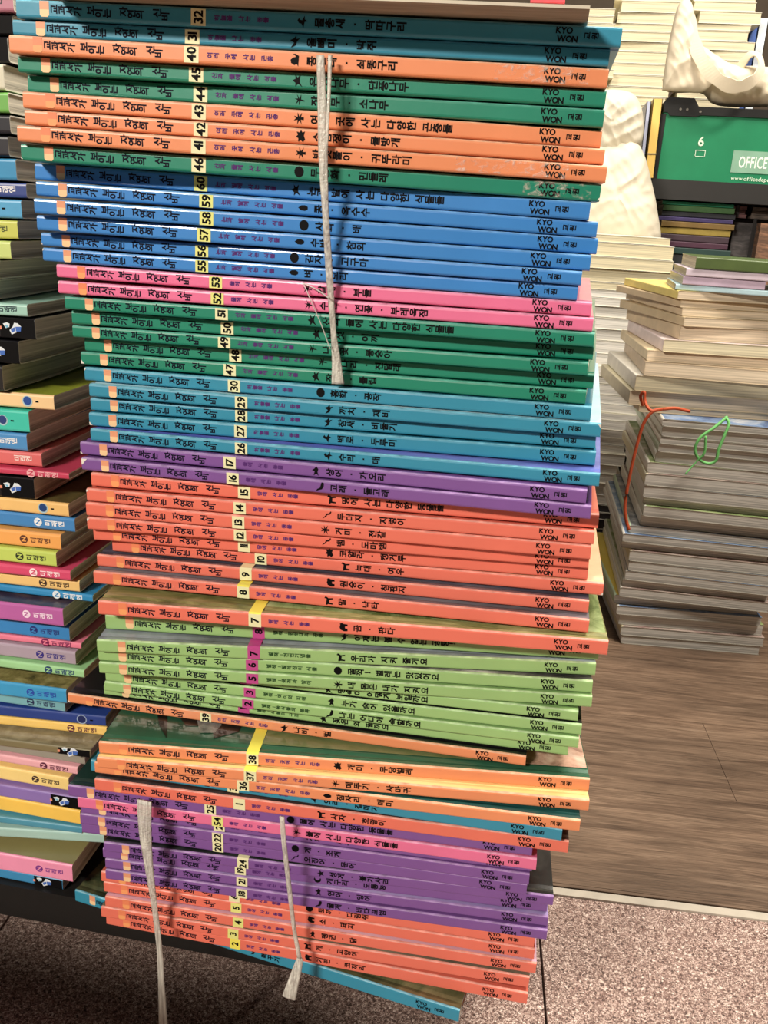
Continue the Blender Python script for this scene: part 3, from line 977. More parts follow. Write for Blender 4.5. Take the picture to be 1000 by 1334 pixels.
# (label, right end px x, top y, bottom y, colour, lettering, ink)
LT = [
    ('mauve', 18, -9, 15, (186, 120, 140), 'text', (40, 30, 40), 'mauve textbook'),
    ('black', 18, 16, 45, (22, 22, 26), 'cubes', None, 'black textbook with pale cube emblem at frame top'),
    ('black', 12, 46, 81, (26, 24, 34), 'cubes', None, 'black textbook under the topmost cube emblem one'),
    ('cream', 6, 83, 117, (216, 212, 190), None, None, 'cream-spined textbook showing its page edges'),
    ('green', 12, 119, 147, (112, 176, 84), None, None, 'leaf green textbook'),
    ('black', 14, 148, 174, (30, 30, 38), None, None, 'black textbook right below the leaf green one'),
    ('black', 12, 176, 204, (34, 32, 40), None, None, 'black textbook above the bright blue one'),
    ('blue', 22, 207, 235, (64, 146, 192), None, None, 'bright blue textbook, eighth from the top'),
    ('navy', 35, 236, 258, (58, 76, 140), 'white', (238, 238, 240), 'indigo blue textbook with white lettering'),
    ('sky', 29, 258, 285, (90, 168, 212), 'dot', (60, 140, 90), 'sky blue textbook with green dot'),
    ('lime', 24, 286, 312, (204, 208, 104), 'text', (70, 80, 40), 'yellow-green textbook with a dark letter'),
    ('palelime', 15, 314, 338, (206, 222, 136), None, None, 'pale lime textbook below the yellow-green one'),
    ('white', -6, 340, 364, (210, 204, 190), None, None, 'curled textbook showing only page edges, upper one'),
    ('white', -12, 366, 391, (210, 204, 190), None, None, 'curled textbook showing only page edges, lower one'),
    ('aqua', 36, 391, 413, (164, 208, 194), 'text', (40, 60, 70), 'pale aqua textbook above the black cube ones'),
    ('black', 47, 414, 443, (18, 16, 20), 'cubes', None, 'black textbook with blue cubes under the pale aqua one'),
    ('black', 26, 445, 475, (20, 18, 24), 'cubes', None, 'black textbook with half-cut blue cube'),
    ('black', 5, 477, 510, (30, 28, 30), None, None, 'thick dark textbook with fanned grey pages'),
    ('apricot', 71, 510, 535, (244, 208, 156), 'dot', (34, 74, 150), 'apricot textbook with a blue dot above the turquoise one'),
    ('turquoise', 39, 536, 564, (66, 200, 178), 'dot', (36, 60, 120), 'turquoise textbook with navy dot'),
    ('blue', 36, 566, 588, (80, 146, 204), 'white', (236, 238, 240), 'blue textbook under the turquoise one'),
    ('coral', 55, 588, 609, (222, 112, 112), 'white', (246, 226, 220), 'coral red textbook'),
    ('crimson', 90, 605, 625, (200, 66, 96), 'logo', (236, 176, 180), 'crimson textbook jutting out beneath the coral one'),
    ('black', 46, 624, 651, (14, 14, 18), 'cubes', None, 'black textbook with blue cubes under the crimson one'),
    ('apricot', 90, 651, 674, (240, 196, 124), 'dot', (20, 60, 120), 'apricot textbook with blue dot above the lettered blue one'),
    ('blue', 98, 674, 694, (66, 134, 196), 'logo', (240, 244, 246), 'blue textbook with white lettering below the apricot one'),
    ('orange', 80, 696, 717, (244, 174, 96), 'logo', (90, 50, 40), 'orange textbook with dark lettering'),
    ('limeg', 74, 717, 739, (196, 216, 106), 'logo', (40, 50, 30), 'lime textbook with dark lettering'),
    ('crimson', 92, 737, 757, (218, 78, 116), 'logo', (250, 230, 234), 'crimson textbook under the lime one'),
    ('tan', 104, 755, 772, (238, 200, 130), 'logo', (60, 40, 34), 'tan yellow textbook beneath the crimson one'),
    ('blue', 121, 768, 785, (48, 140, 196), 'logo', (236, 242, 246), 'blue textbook jutting out under the tan yellow one'),
    ('violet', 83, 794, 817, (186, 100, 168), 'logo', (246, 226, 244), 'orchid textbook with a dark photo cover'),
    ('blue', 91, 817, 836, (54, 132, 196), 'logo', (30, 36, 110), 'blue textbook with navy lettering under the orchid one'),
    ('pink', 106, 831, 846, (236, 130, 156), 'logo', (120, 20, 80), 'pink textbook above the greyish lilac one'),
    ('lilac', 99, 846, 867, (172, 156, 172), 'logo', (50, 40, 130), 'greyish lilac textbook with violet lettering'),
    ('mint', 110, 867, 884, (160, 212, 154), 'logo', (30, 60, 110), 'mint green textbook with navy lettering'),
    ('sky', 87, 899, 917, (60, 156, 206), 'logo', (40, 70, 170), 'sky blue textbook with blotchy photo cover'),
    ('teal', 85, 914, 928, (120, 176, 186), 'logo', (30, 40, 80), 'greyish teal textbook right under the sky blue one'),
    ('navy', 138, 930, 947, (40, 66, 140), 'ring', (150, 170, 200), 'navy textbook with ring emblem'),
    ('yellow', 139, 948, 959, (244, 204, 110), 'logo', (90, 30, 60), 'yellow textbook under the navy one'),
    ('olive', 118, 966, 988, (126, 116, 84), 'cubes', None, 'olive textbook with black cube-emblem end'),
    ('grey', 111, 984, 997, (150, 146, 134), None, None, 'thin grey textbook under the olive one'),
    ('rose', 101, 993, 1010, (236, 176, 184), 'logo', (90, 30, 60), 'rose textbook with plum logo'),
    ('yellow', 90, 1014, 1031, (244, 216, 138), 'logo', (50, 30, 40), 'pale yellow textbook under the rose one'),
    ('violet', 106, 1034, 1056, (140, 116, 184), 'cubes', None, 'lavender textbook with black cube-emblem end'),
    ('yellow', 105, 1057, 1075, (248, 204, 92), None, None, 'golden yellow textbook near the bottom of its stack'),
    ('teal', 107, 1073, 1087, (78, 150, 176), None, None, 'steel teal textbook under the golden yellow one'),
    ('aqua', 136, 1087, 1099, (170, 206, 198), None, None, 'thin pale aqua textbook above the pink thick one'),
    ('pink', 95, 1128, 1150, (240, 152, 186), 'logo', (120, 50, 140), 'thick pink textbook with khaki cover, near the bottom'),
    ('blue', 82, 1147, 1160, (60, 140, 190), 'cubes', None, 'blue textbook lowest in the left stack'),
]
GRP_L = 'school textbooks in the left stack'
YL = 0.036
TB_L, TB_W = 0.257, 0.188
TOPS = {31: ramp_mat('print_night_photo', [(30, 28, 46), (60, 50, 70), (120, 100, 90)], (30, 40, 1)),
        36: ramp_mat('print_foliage', [(70, 66, 40), (130, 120, 74), (170, 160, 110)], (120, 120, 1)),
        48: ramp_mat('print_khaki', [(132, 122, 78), (150, 140, 92)], (14, 14, 1)),
        24: ramp_mat('print_moss_dark', [(60, 58, 34), (110, 100, 56)], (70, 70, 1)),
        18: ramp_mat('print_lime', [(120, 130, 40), (170, 180, 60)], (20, 20, 1)),
        40: ramp_mat('print_old_paper', [(110, 100, 74), (170, 160, 130)], (90, 90, 1))}


def on_spine_disc(m, cx, cz, r, mi, y=OFF, n=18):
    m.poly([(cx + r * math.cos(2 * math.pi * k / n), y, cz + r * math.sin(2 * math.pi * k / n)) for k in range(n)], mi)


SWING = {38: (.006, 4), 39: (.007, 4), 40: (.005, 2), 46: (.002, 3), 47: (.012, 9)}
zprev = None
for i, (cn, xr, yt, yb, rgb, let, ink, lab) in enumerate(LT):
    Yp = YL + random.uniform(-0.003, 0.003)
    if i in (31, 48, 36, 40):
        Yp -= 0.010
    dY, yawd = SWING.get(i, (0, None))
    Yp += dY
    pt = at(xr, yt, Yp)
    pb = at(xr, yb, Yp)
    t = pt.z - pb.z
    zb = pb.z
    tilt = R(1.3) * max(0.0, min(1.0, zb / 0.25))
    if i == len(LT) - 1:
        zb, t = 0.0004, max(0.006, t + zb - 0.0004)
        tilt = 0
    yaw = R(random.uniform(-1.2, 1.2) if yawd is None else yawd)
    if zprev is not None:
        # stay clear of the book above along the whole shared length
        (xa_, za_, ta_) = zprev
        lim = min(za_ + (xx - xa_) * math.tan(ta_) - (zb + (xx - pb.x) * math.tan(tilt)) for xx in (pb.x, pb.x - TB_L))
        t = max(0.003, min(t, lim - 0.0011))
    zprev = (pb.x, zb, tilt)
    sag = 0.007 if i <= 19 else 0.0025
    sp = mat('textbook_%s_%d' % (cn, i), rgb, 0.4, coat=0.25, var=0.05)
    ex = Vector((math.cos(yaw) * math.cos(tilt), math.sin(yaw) * math.cos(tilt), math.sin(tilt)))
    org = Vector((pb.x, Yp, zb)) - ex * TB_L
    bk = paperback('textbook', TB_L, TB_W, t, sp, CORE, PG_GREY, org, (0, -tilt, yaw), top=TOPS.get(i), sag=sag, cov=0.0006)
    tag(bk, lab + ' in the left stack', 'book', GRP_L)
    zc = t / 2
    E_ = TB_L
    m = MB()
    mats = []
    if let == 'logo':
        mats = [mat('ink_tb_%d' % i, ink, 0.5, var=0.02), sp]
        on_spine_disc(m, E_ - 0.0240, zc, 0.0026, 0)
        put_glyph(m, 'N', 'w', E_ - 0.0240, zc, 0.0042, True, 1, y=OFF * 2)
        for k, ch in enumerate('미래엔'):
            put_glyph(m, ch, 'w', E_ - 0.0176 + k * 0.0044, zc, 0.0042, True, 0)
        m.build('publisher_lettering', mats, bk, fix=False)
    elif let in ('white', 'text'):
        mats = [mat('ink_tb_%d' % i, ink, 0.5, var=0.02)]
        for k, ch in enumerate('미래엔'):
            put_glyph(m, ch, 'w', E_ - 0.0155 + k * 0.0037, zc + 0.0004, 0.0042, True, 0)
        m.build('publisher_lettering', mats, bk, fix=False)
    elif let == 'dot':
        mats = [mat('dot_ring', (170, 200, 210), 0.5), mat('ink_tb_%d' % i, ink, 0.5, var=0.02), INKB]
        on_spine_disc(m, E_ - 0.0165, zc, 0.0032, 0)
        on_spine_disc(m, E_ - 0.0165, zc + .0003, 0.0025, 1, y=OFF * 2)
        m.quad([(E_ - .0115, OFF, zc - .0004), (E_ - .0095, OFF, zc - .0004), (E_ - .0095, OFF, zc + .0005), (E_ - .0115, OFF, zc + .0005)], 2)
        m.build('dot_emblem', mats, bk, fix=False)
    elif let == 'ring':
        mats = [mat('ink_tb_%d' % i, ink, 0.5, var=0.02), mat('ring_core', (24, 40, 96), 0.5), INKB]
        on_spine_disc(m, E_ - 0.0160, zc, 0.0034, 0)
        on_spine_disc(m, E_ - 0.0160, zc + .0002, 0.0027, 1, y=OFF * 2)
        m.quad([(E_ - .0105, OFF, zc - .0004), (E_ - .0085, OFF, zc - .0004), (E_ - .0085, OFF, zc + .0005), (E_ - .0105, OFF, zc + .0005)], 2)
        m.build('ring_emblem', mats, bk, fix=False)
    elif let == 'cubes':
        mats = [INKB, mat('cube_white', (226, 234, 240), 0.4), mat('cube_blue', (70, 110, 190), 0.4), mat('cube_pale_blue', (130, 190, 220), 0.4), mat('cube_pink', (236, 150, 120), 0.4)]
        wE = 0.0215
        m.quad([(E_ - wE, OFF, .0006), (E_ - .0004, OFF, .0006), (E_ - .0004, OFF, t - .0006), (E_ - wE, OFF, t - .0006)], 0)
        a = E_ - wE
        y2 = OFF * 2
        m.poly([(a + .002, y2, zc + .0022), (a + .0045, y2, zc + .0030), (a + .0062, y2, zc + .0024), (a + .0058, y2, zc + .0004), (a + .0036, y2, zc - .0002)], 1)
        m.poly([(a + .0032, y2 * 1.3, zc + .0016), (a + .0052, y2 * 1.3, zc + .0014), (a + .0050, y2 * 1.3, zc + .0002), (a + .0038, y2 * 1.3, zc)], 3)
        m.poly([(a + .0058, y2, zc - .0012), (a + .0078, y2, zc + .0006), (a + .0090, y2, zc + .0030), (a + .0112, y2, zc + .0028), (a + .0132, y2, zc + .0010), (a + .0100, y2, zc - .0022), (a + .0070, y2, zc - .0036)], 1)
        m.poly([(a + .0066, y2 * 1.3, zc - .0006), (a + .0092, y2 * 1.3, zc + .0006), (a + .0094, y2 * 1.3, zc - .0014), (a + .0072, y2 * 1.3, zc - .0026)], 2)
        m.poly([(a + .0096, y2 * 1.3, zc + .0008), (a + .0132, y2 * 1.3, zc + .0010), (a + .0126, y2 * 1.3, zc - .0016), (a + .0098, y2 * 1.3, zc - .0018)], 2)
        m.quad([(a - .0006, y2, zc - .0010), (a + .0010, y2, zc - .0010), (a + .0010, y2, zc + .0008), (a - .0006, y2, zc + .0008)], 4)
        m.build('cube_emblem', mats, bk, fix=False)

# ---------------------------------------------------------------- twine
TW = mat('plastic_twine', (224, 216, 206), 0.35, coat=0.4, var=0.45, scale=900, bump=0.8, bscale=700, stretch=(1, 1, 0.06), alpha=0.74)


def ribbon(m, pts, w, th=0.0005):
    m.tube([Vector(p) for p in pts], w, th, seg=10, up=Vector((0, 1, 0.001)))


def smooth_path(pts, n=8):
    P = [Vector(p) for p in pts]
    P = [P[0] * 2 - P[1]] + P + [P[-1] * 2 - P[-2]]
    out = []
    for i in range(1, len(P) - 2):
        for k in range(n):
            u = k / n
            a, b_, c, d = P[i - 1], P[i], P[i + 1], P[i + 2]
            out.append(0.5 * ((2 * b_) + (c - a) * u + (2 * a - 5 * b_ + 4 * c - d) * u * u + (3 * b_ - a - 3 * c + d) * u ** 3))
    out.append(P[-2])
    return out


def lerp_list(vals, n):
    out = []
    k = len(vals) - 1
    for i in range(n):
        u = i / (n - 1) * k
        j = min(int(u), k - 1)
        out.append(vals[j] + (vals[j + 1] - vals[j]) * (u - j))
    return out


def twine(name, label, strands):
    root = tag(empty(name, at(*strands[0][0][0][:2], strands[0][0][0][2])), label, 'twine', 'plastic twine tied round the front stack')
    for pts, ws, th in strands:
        P = smooth_path([at(a, b_, c) - root.location for a, b_, c in pts])
        m = MB()
        m.tube(P, lerp_list(ws, len(P)), th, seg=10, up=Vector((0, 1, 0.001)))
        m.build('strand', TW, root, smooth=True)
    return root


twine('plastic_twine', 'pale plastic twine running down the upper half of the front stack',
      [([(417, 72, -.0125), (419, 130, -.0135), (420, 200, -.0135), (424, 280, -.011), (429, 360, -.001), (434, 430, .004), (438, 470, .008), (440, 500, .0095)], [.0018, .0020, .0020, .0016, .0018, .0014, .0024, .0034], .0006),
       ([(430, 72, -.0125), (428, 130, -.0135), (425, 200, -.0138), (426, 260, -.0125)], [.0010, .0008, .0007, .0006], .0005)])
twine('plastic_twine', 'wide pale plastic twine hanging at the lower left of the front stack',
      [([(188, 1043, -.0215), (189, 1085, -.021), (194, 1130, -.018), (201, 1180, -.012), (207, 1230, -.010), (210, 1280, -.010), (213, 1345, -.010), (215, 1400, -.010)], [.0046, .0040, .0028, .0020, .0020, .0022, .0034, .0036], .0007)])
twine('plastic_twine', 'narrow pale plastic twine with a tasselled knot at the lower front stack',
      [([(367, 1064, -.0215), (370, 1100, -.020), (377, 1160, -.014), (383, 1210, -.009), (390, 1248, -.008)], [.0015, .0015, .0015, .0013, .0015], .0008),
       ([(391, 1248, -.008), (386, 1266, -.010), (379, 1290, -.013), (376, 1300, -.013)], [.0020, .0030, .0040, .0044], .0008)])
root = tag(empty('plastic_thread', at(395, 368, .0)), 'thin clear thread slanting across the pink and green spines', 'thread')
m = MB()
m.tube([q - root.location for q in smooth_path([at(395, 369, .004), at(405, 392, .002), at(418, 422, .003), at(430, 455, .004)])], .0003, seg=6)
m.tube([q - root.location for q in smooth_path([at(395, 369, .004), at(412, 377, .002), at(428, 388, -.004)])], .0004, seg=6)
m.build('filament', mat('clear_thread', (226, 220, 214), 0.25, coat=0.3, alpha=0.6), root, smooth=True)

# ---------------------------------------------------------------- stack of magazines on the floor to the right
YM = 0.745
GRP_R = 'magazines in the right-hand stack'
GRP_T = 'books in the tall stack of page edges'
ORD = ['first', 'second', 'third', 'fourth', 'fifth', 'sixth', 'seventh', 'eighth', 'ninth', 'tenth', 'eleventh', 'twelfth', 'thirteenth', 'fourteenth', 'fifteenth', 'sixteenth',
       'seventeenth', 'eighteenth', 'nineteenth', 'twentieth', 'twenty-first', 'twenty-second', 'twenty-third', 'twenty-fourth', 'twenty-fifth', 'twenty-sixth', 'twenty-seventh',
       'twenty-eighth', 'twenty-ninth', 'thirtieth', 'thirty-first', 'thirty-second', 'thirty-third', 'thirty-fourth', 'thirty-fifth', 'thirty-sixth', 'thirty-seventh', 'thirty-eighth', 'thirty-ninth', 'fortieth']


def interp(tb, y):
    for (a, xa), (b_, xb) in zip(tb, tb[1:]):
        if a <= y <= b_:
            return xa + (xb - xa) * (y - a) / (b_ - a)
    return tb[0][1] if y < tb[0][0] else tb[-1][1]


SPC = [(240, 236, 224), (228, 232, 216), (242, 236, 222), (190, 214, 180), (240, 236, 226), (234, 228, 216), (240, 230, 190), (242, 238, 230)]
EDGE_M = [(560, 862), (590, 856), (607, 842), (640, 838), (655, 839), (672, 836), (690, 812), (705, 809), (720, 822), (735, 818), (750, 812), (765, 808), (780, 800), (796, 804), (815, 808), (838, 809)]
zfl = FZ + 0.0002
z = zfl
ztop = at(850, 545, YM).z
mags = []
rnd = random.Random(11)
while z < ztop - 0.004:
    t = rnd.uniform(0.0095, 0.0165)
    mags.append((z, t))
    z += t + 0.0004
seen_low = False
for i, (zb, t) in enumerate(reversed(mags)):
    # photograph row of this book's front left corner
    ymid = 838 - (zb + t / 2 - FZ) / (at(850, 545, YM).z - FZ) * (838 - 545)
    xl = at(interp(EDGE_M, ymid), ymid, YM).x
    yf = YM + rnd.uniform(-0.004, 0.006)
    low = ymid > 774
    yaw = R(rnd.uniform(-1.0, 1.0) - (6.0 if low else 1.5))
    c = SPC[i % len(SPC)]
    cov = mat('magazine_cover_%d' % (i % len(SPC)), c, 0.4, coat=0.3, var=0.03)
    tops = ramp_mat('magazine_print_%d' % (i % 4), [[(40, 60, 120), (130, 160, 200), (220, 222, 224)], [(60, 90, 50), (160, 180, 120), (226, 222, 206)], [(110, 60, 70), (190, 170, 160), (230, 226, 220)], [(36, 38, 46), (120, 124, 130), (210, 206, 200)]][i % 4], (30, 24, 1))
    bk = paperback('magazine', 0.262, 0.192 + rnd.uniform(-.004, .004), t, cov, mat('magazine_inner', (170, 166, 152), 0.7), PG_WHITE, (xl, yf + 0.262, zb), (0, 0, R(-90) - yaw), top=tops, cov=0.0004, inset=0.0006, round_=0.003)
    if low and not seen_low:
        seen_low = True
        bk.children[0].data.materials[1] = mat('magazine_yellow', (226, 200, 84), 0.4, coat=0.3)
    # keep the front left corner in place when the book is turned
    ex = Vector((math.cos(R(-90) - yaw), math.sin(R(-90) - yaw), 0))
    bk.location = Vector((xl, yf, zb)) - ex * 0.262
    tag(bk, 'pale magazine, %s from the top of the right-hand floor stack' % ORD[i], 'magazine', GRP_R)
zM = mags[-1][0] + mags[-1][1]

# browned books piled on the magazines
rows = []
GRP_B = 'browned books on the right-hand stack'
BR = [  # left px, top, bottom, width, spine colour, pages, label
    (830, 528, 546, .20, (206, 184, 140), 'slightly skewed tan book resting directly on the magazines'),
    (818, 508, 528, .20, (200, 190, 160), 'buff book second up on the magazines'),
    (826, 488, 507, .20, (226, 222, 210), 'white-covered book with curled edge above the buff one'),
    (838, 470, 488, .20, (190, 168, 140), 'brownish book with a crumpled cover edge'),
    (842, 456, 470, .20, (214, 196, 160), 'cream brown book beneath the pale lavender sheet one'),
    (862, 441, 456, .18, (222, 206, 206), 'book with a pale lavender sheet cover'),
    (884, 424, 441, .16, (206, 184, 150), 'tan book, eighth below the green-edged top book'),
    (889, 412, 424, .16, (200, 180, 146), 'tan book, seventh below the green-edged top book'),
    (888, 401, 412, .16, (208, 186, 154), 'tan book, sixth below the green-edged top book'),
    (886, 390, 401, .16, (204, 182, 150), 'tan book, fifth below the green-edged top book'),
    (882, 378, 390, .16, (226, 206, 120), 'tan book with a yellow cover edge'),
    (880, 370, 378, .17, (176, 204, 212), 'light blue covered thin book above the yellow-edged one'),
    (889, 359, 370, .13, (196, 176, 196), 'lilac thin book under another lilac one'),
    (893, 349, 359, .13, (206, 192, 204), 'pale lilac thin book under the green-edged one'),
    (905, 334, 347, .17, (74, 92, 46), 'green-edged book topmost on the browned pile'),
]
YB = 0.77
zcur = zM + 0.0006
bt = at(830, 546, YB).z
tp = at(905, 334, YB).z
# scale pile so that it starts on the magazines
for i, (xl, yt, yb, wd, c, lab) in enumerate(BR):
    pb, pt = at(xl, yb, YB), at(xl, yt, YB)
    zb = zcur
    t = pt.z - zb if pt.z - zb > 0.004 else 0.006
    t -= 0.0004
    yaw = R(rnd.uniform(-4, 2) - (14 if i in (6, 7, 8, 9, 10) else 4))
    if i >= 11:
        yaw = R(-1.5 + rnd.uniform(-1, 1))
        ln = {11: .19, 12: .098, 13: .101, 14: .17}[i]
        cov = mat('browned_cover_%d' % i, c, 0.5, coat=0.15, var=0.12)
        bk = paperback('paperback', ln, 0.15, t, cov, CORE, PG_CREAM, Vector((pb.x, YB - .004 + (15 - i) * .003, zb)), (0, 0, yaw), top=cov, cov=0.0005, inset=0.0008)
        tag(bk, lab, 'book', GRP_B)
        zcur = zb + t + 0.0004
        continue
    cov = mat('browned_cover_%d' % i, c, 0.5, coat=0.15, var=0.12)
    bk = paperback('paperback', 0.225, wd, t, cov, mat('browned_inner', (196, 180, 150), 0.7), PG_TAN if i not in (2, 5) else PG_CREAM, (0, 0, 0), (0, 0, R(-90) - yaw), top=cov, cov=0.0005, inset=0.0008)
    ex = Vector((math.cos(R(-90) - yaw), math.sin(R(-90) - yaw), 0))
    bk.location = Vector((pb.x, YB + rnd.uniform(-.006, .006), zb)) - ex * 0.225
    tag(bk, lab, 'book', GRP_B)
    zcur = zb + t + 0.0004
# cords
m = MB()
P = [at(*q) for q in [(837, 528, .72), (834, 516, .715), (839, 511, .712), (840, 524, .71), (848, 535, .70), (862, 533, .705), (850, 536, .70), (838, 552, .70), (828, 585, .70), (820, 620, .70), (814, 655, .70), (815, 675, .70), (819, 690, .70)]]
org = P[0].copy()
m.tube([q - org for q in smooth_path(P)], .0020, seg=8)
P2 = [at(*q) for q in [(862, 533, .705), (880, 532, .715), (898, 536, .722)]]
m.tube([q - org for q in smooth_path(P2)], .0020, seg=8)
o = m.build('cord', mat('orange_cord', (196, 84, 46), 0.6, var=0.2, bump=0.4, bscale=600), smooth=True)
o.location = org
tag(o, 'orange cord hanging down beside the magazine stack', 'cord')
m = MB()
P = [at(*q) for q in [(947, 543, .72), (930, 557, .712), (912, 570, .708), (905, 585, .707), (910, 598, .706), (922, 604, .706), (932, 600, .706), (936, 585, .707), (943, 568, .71), (949, 552, .715), (944, 543, .72)]]
org = P[0].copy()
m.tube([q - org for q in smooth_path(P)], .0019, seg=8)
P2 = [at(*q) for q in [(919, 568, .706), (917, 590, .705), (908, 600, .705), (892, 618, .70)]]
m.tube([q - org for q in smooth_path(P2)], [.0016] * 16 + [.001] * 9, seg=8)
o = m.build('cord', mat('green_cord', (116, 196, 112), 0.6, var=0.2, bump=0.4, bscale=600), smooth=True)
o.location = org
tag(o, 'looped green cord dangling over the magazine stack', 'cord')

# ---------------------------------------------------------------- tall stack of page edges behind
YA = 1.10
zTA = at(800, 312, YA).z
za = FZ + 0.0002
lay = []
while za < zTA - 0.004:
    t = rnd.uniform(0.011, 0.021)
    lay.append((za, t))
    za += t + 0.0008
EDGE_A = [(312, 872), (330, 876), (345, 872), (358, 884), (372, 874), (400, 864), (430, 862), (445, 850), (480, 845), (540, 830), (570, 818), (620, 806), (680, 800), (740, 802)]
for i, (zb, t) in enumerate(reversed(lay)):
    # row in the photograph at that height
    y0_, y1_ = 300, 760
    for _ in range(24):
        ym = (y0_ + y1_) / 2
        if at(840, ym, YA).z > zb + t / 2:
            y0_ = ym
        else:
            y1_ = ym
    xr = at(interp(EDGE_A, ym), ym, YA).x
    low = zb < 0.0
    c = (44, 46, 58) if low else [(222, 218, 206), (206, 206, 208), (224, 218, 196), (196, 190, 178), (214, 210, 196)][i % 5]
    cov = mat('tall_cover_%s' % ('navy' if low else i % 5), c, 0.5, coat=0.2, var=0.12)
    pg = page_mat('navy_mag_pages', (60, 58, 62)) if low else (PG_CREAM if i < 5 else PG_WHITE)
    yaw = R(rnd.uniform(-1.5, 1.5))
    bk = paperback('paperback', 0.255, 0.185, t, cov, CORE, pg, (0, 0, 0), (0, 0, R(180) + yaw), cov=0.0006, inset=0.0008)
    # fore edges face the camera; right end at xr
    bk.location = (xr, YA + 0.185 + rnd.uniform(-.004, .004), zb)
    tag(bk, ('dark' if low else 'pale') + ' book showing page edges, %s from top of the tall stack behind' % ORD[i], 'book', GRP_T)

# ---------------------------------------------------------------- black shelf unit behind
YS = 1.45
zs1 = at(845, 232, YS).z
zs0 = at(845, 258, YS).z
un = tag(empty('shelf_unit', (0.30, YS, FZ)), 'black shelf unit behind the stacks, carrying the green file box', 'shelf')
BLK = mat('shelf_black', (30, 29, 28), 0.55, bump=0.1)
m = MB()
m.box(-0.50, 0.75, 0.0, 0.36, zs0 - FZ, zs1 - FZ)
m.build('shelf_board', BLK, un)
m = MB()
m.box(-0.50, 0.75, 0.0, 0.36, 0.10, 0.13)
m.build('shelf_board', BLK, un)
for ax, dx in ((-0.50, 0.03), (0.72, 0.03)):
    m = MB()
    m.box(ax, ax + dx, 0.0, 0.36, 0, zs0 - FZ)
    m.build('side_panel', BLK, un)
m = MB()
m.box(-0.50, 0.75, 0.345, 0.36, 0.0, zs0 - FZ)
m.build('back_panel', BLK, un)
# books lying on the lower board
SB = [(258, 268, (40, 138, 104)), (268, 276, (70, 112, 66)), (276, 283, (34, 36, 44)), (283, 289, (62, 52, 100)), (289, 297, (120, 96, 50)), (297, 306, (150, 130, 60)), (306, 315, (64, 48, 58)), (315, 323, (70, 40, 58)), (323, 332, (34, 60, 56)), (332, 345, (40, 42, 46))]
SBN = ['green', 'moss green', 'black', 'violet', 'bronze', 'mustard', 'plum', 'wine red', 'dark teal', 'charcoal']
YK = 1.47
zb = FZ + 0.1304
zk = [at(900, b_, YK).z for a, b_, c in SB]
# filler books below carry the row up to sight
nfill = 0
zt0 = zk[-1]
for i in range(len(SB) - 1, -1, -1):
    a, b_, c = SB[i]
    t = at(900, a, YK).z - at(900, b_, YK).z - 0.0006
    zz = at(900, b_, YK).z
    if i == len(SB) - 1:
        t = zz + t - zb
        zz = zb
    if i == 0:
        t = min(t, zs0 - 0.002 - zz)
    cov = mat('shelf_book_%d' % i, c, 0.5, coat=0.2, var=0.2, stretch=(1, 1, 1))
    xl = at(858, 300, YK).x + rnd.uniform(-.004, .003)
    bk = paperback('shelved_book', 0.135 + rnd.uniform(-.003, .004), 0.19, t, cov, CORE, PG_GREY, (xl, YK + rnd.uniform(0, .004), zz), (0, 0, 0), cov=0.0006)
    tag(bk, '%s book lying under the black shelf board' % SBN[i], 'book', 'books lying inside the black shelf unit')
# dark bundles right of them
for i, (x0, y0, x1, y1, c, lab) in enumerate([(948, 286, 1012, 335, (62, 58, 58), 'stack-like dark grey bundle inside the shelf unit'), (944, 264, 975, 286, (96, 62, 64), 'dull red packet inside the shelf unit'),
                                              (976, 260, 1040, 286, (88, 76, 68), 'brown packet inside the shelf unit'), (984, 295, 1060, 330, (104, 76, 58), 'brown carton in front of the dark bundle')]):
    Yq = 1.50 if i < 3 else 1.455
    p0, p1 = at(x0, y1, Yq), at(x1, y0, Yq)
    if i == 0:
        p0.z = FZ + 0.1304
    if i == 3:
        p0.z = FZ + 0.1304
    if i in (1, 2):
        p0.z = at(990, 286, 1.50).z + 0.0006
        p1.z = min(p1.z, zs0 - 0.003)
    if i == 0:
        p1.z = at(990, 286, 1.50).z
    o = empty('packet' if i else 'bundle', (p0.x, Yq, p0.z))
    w, h = p1.x - p0.x, p1.z - p0.z
    m = MB()
    nl = 6 if i == 0 else (3 if i < 3 else 1)
    d = 0.15 if i < 3 else 0.035
    for k in range(nl):
        j = rnd.uniform(0, .004) if nl > 1 else 0
        m.box(j, w - rnd.uniform(0, .004), j, d, h * k / nl, h * (k + 0.9) / nl if nl > 1 else h)
    m.build('wrapped_body', ramp_mat('bundle_%d' % i, [tuple(int(q * .5) for q in c), c, tuple(min(255, int(q * 1.5)) for q in c)], (30, 30, 120), rough=0.6, coat=0.1), o)
    m = MB()
    m.box(w * 0.45, w * 0.45 + .006, -.0012, d, h, h + .0012)
    m.box(w * 0.45, w * 0.45 + .006, -.0012, 0, 0.001, h)
    m.build('strap', mat('strap_dark', (34, 30, 30), 0.6), o)
    tag(o, lab, 'bundle' if i == 0 else 'packet')

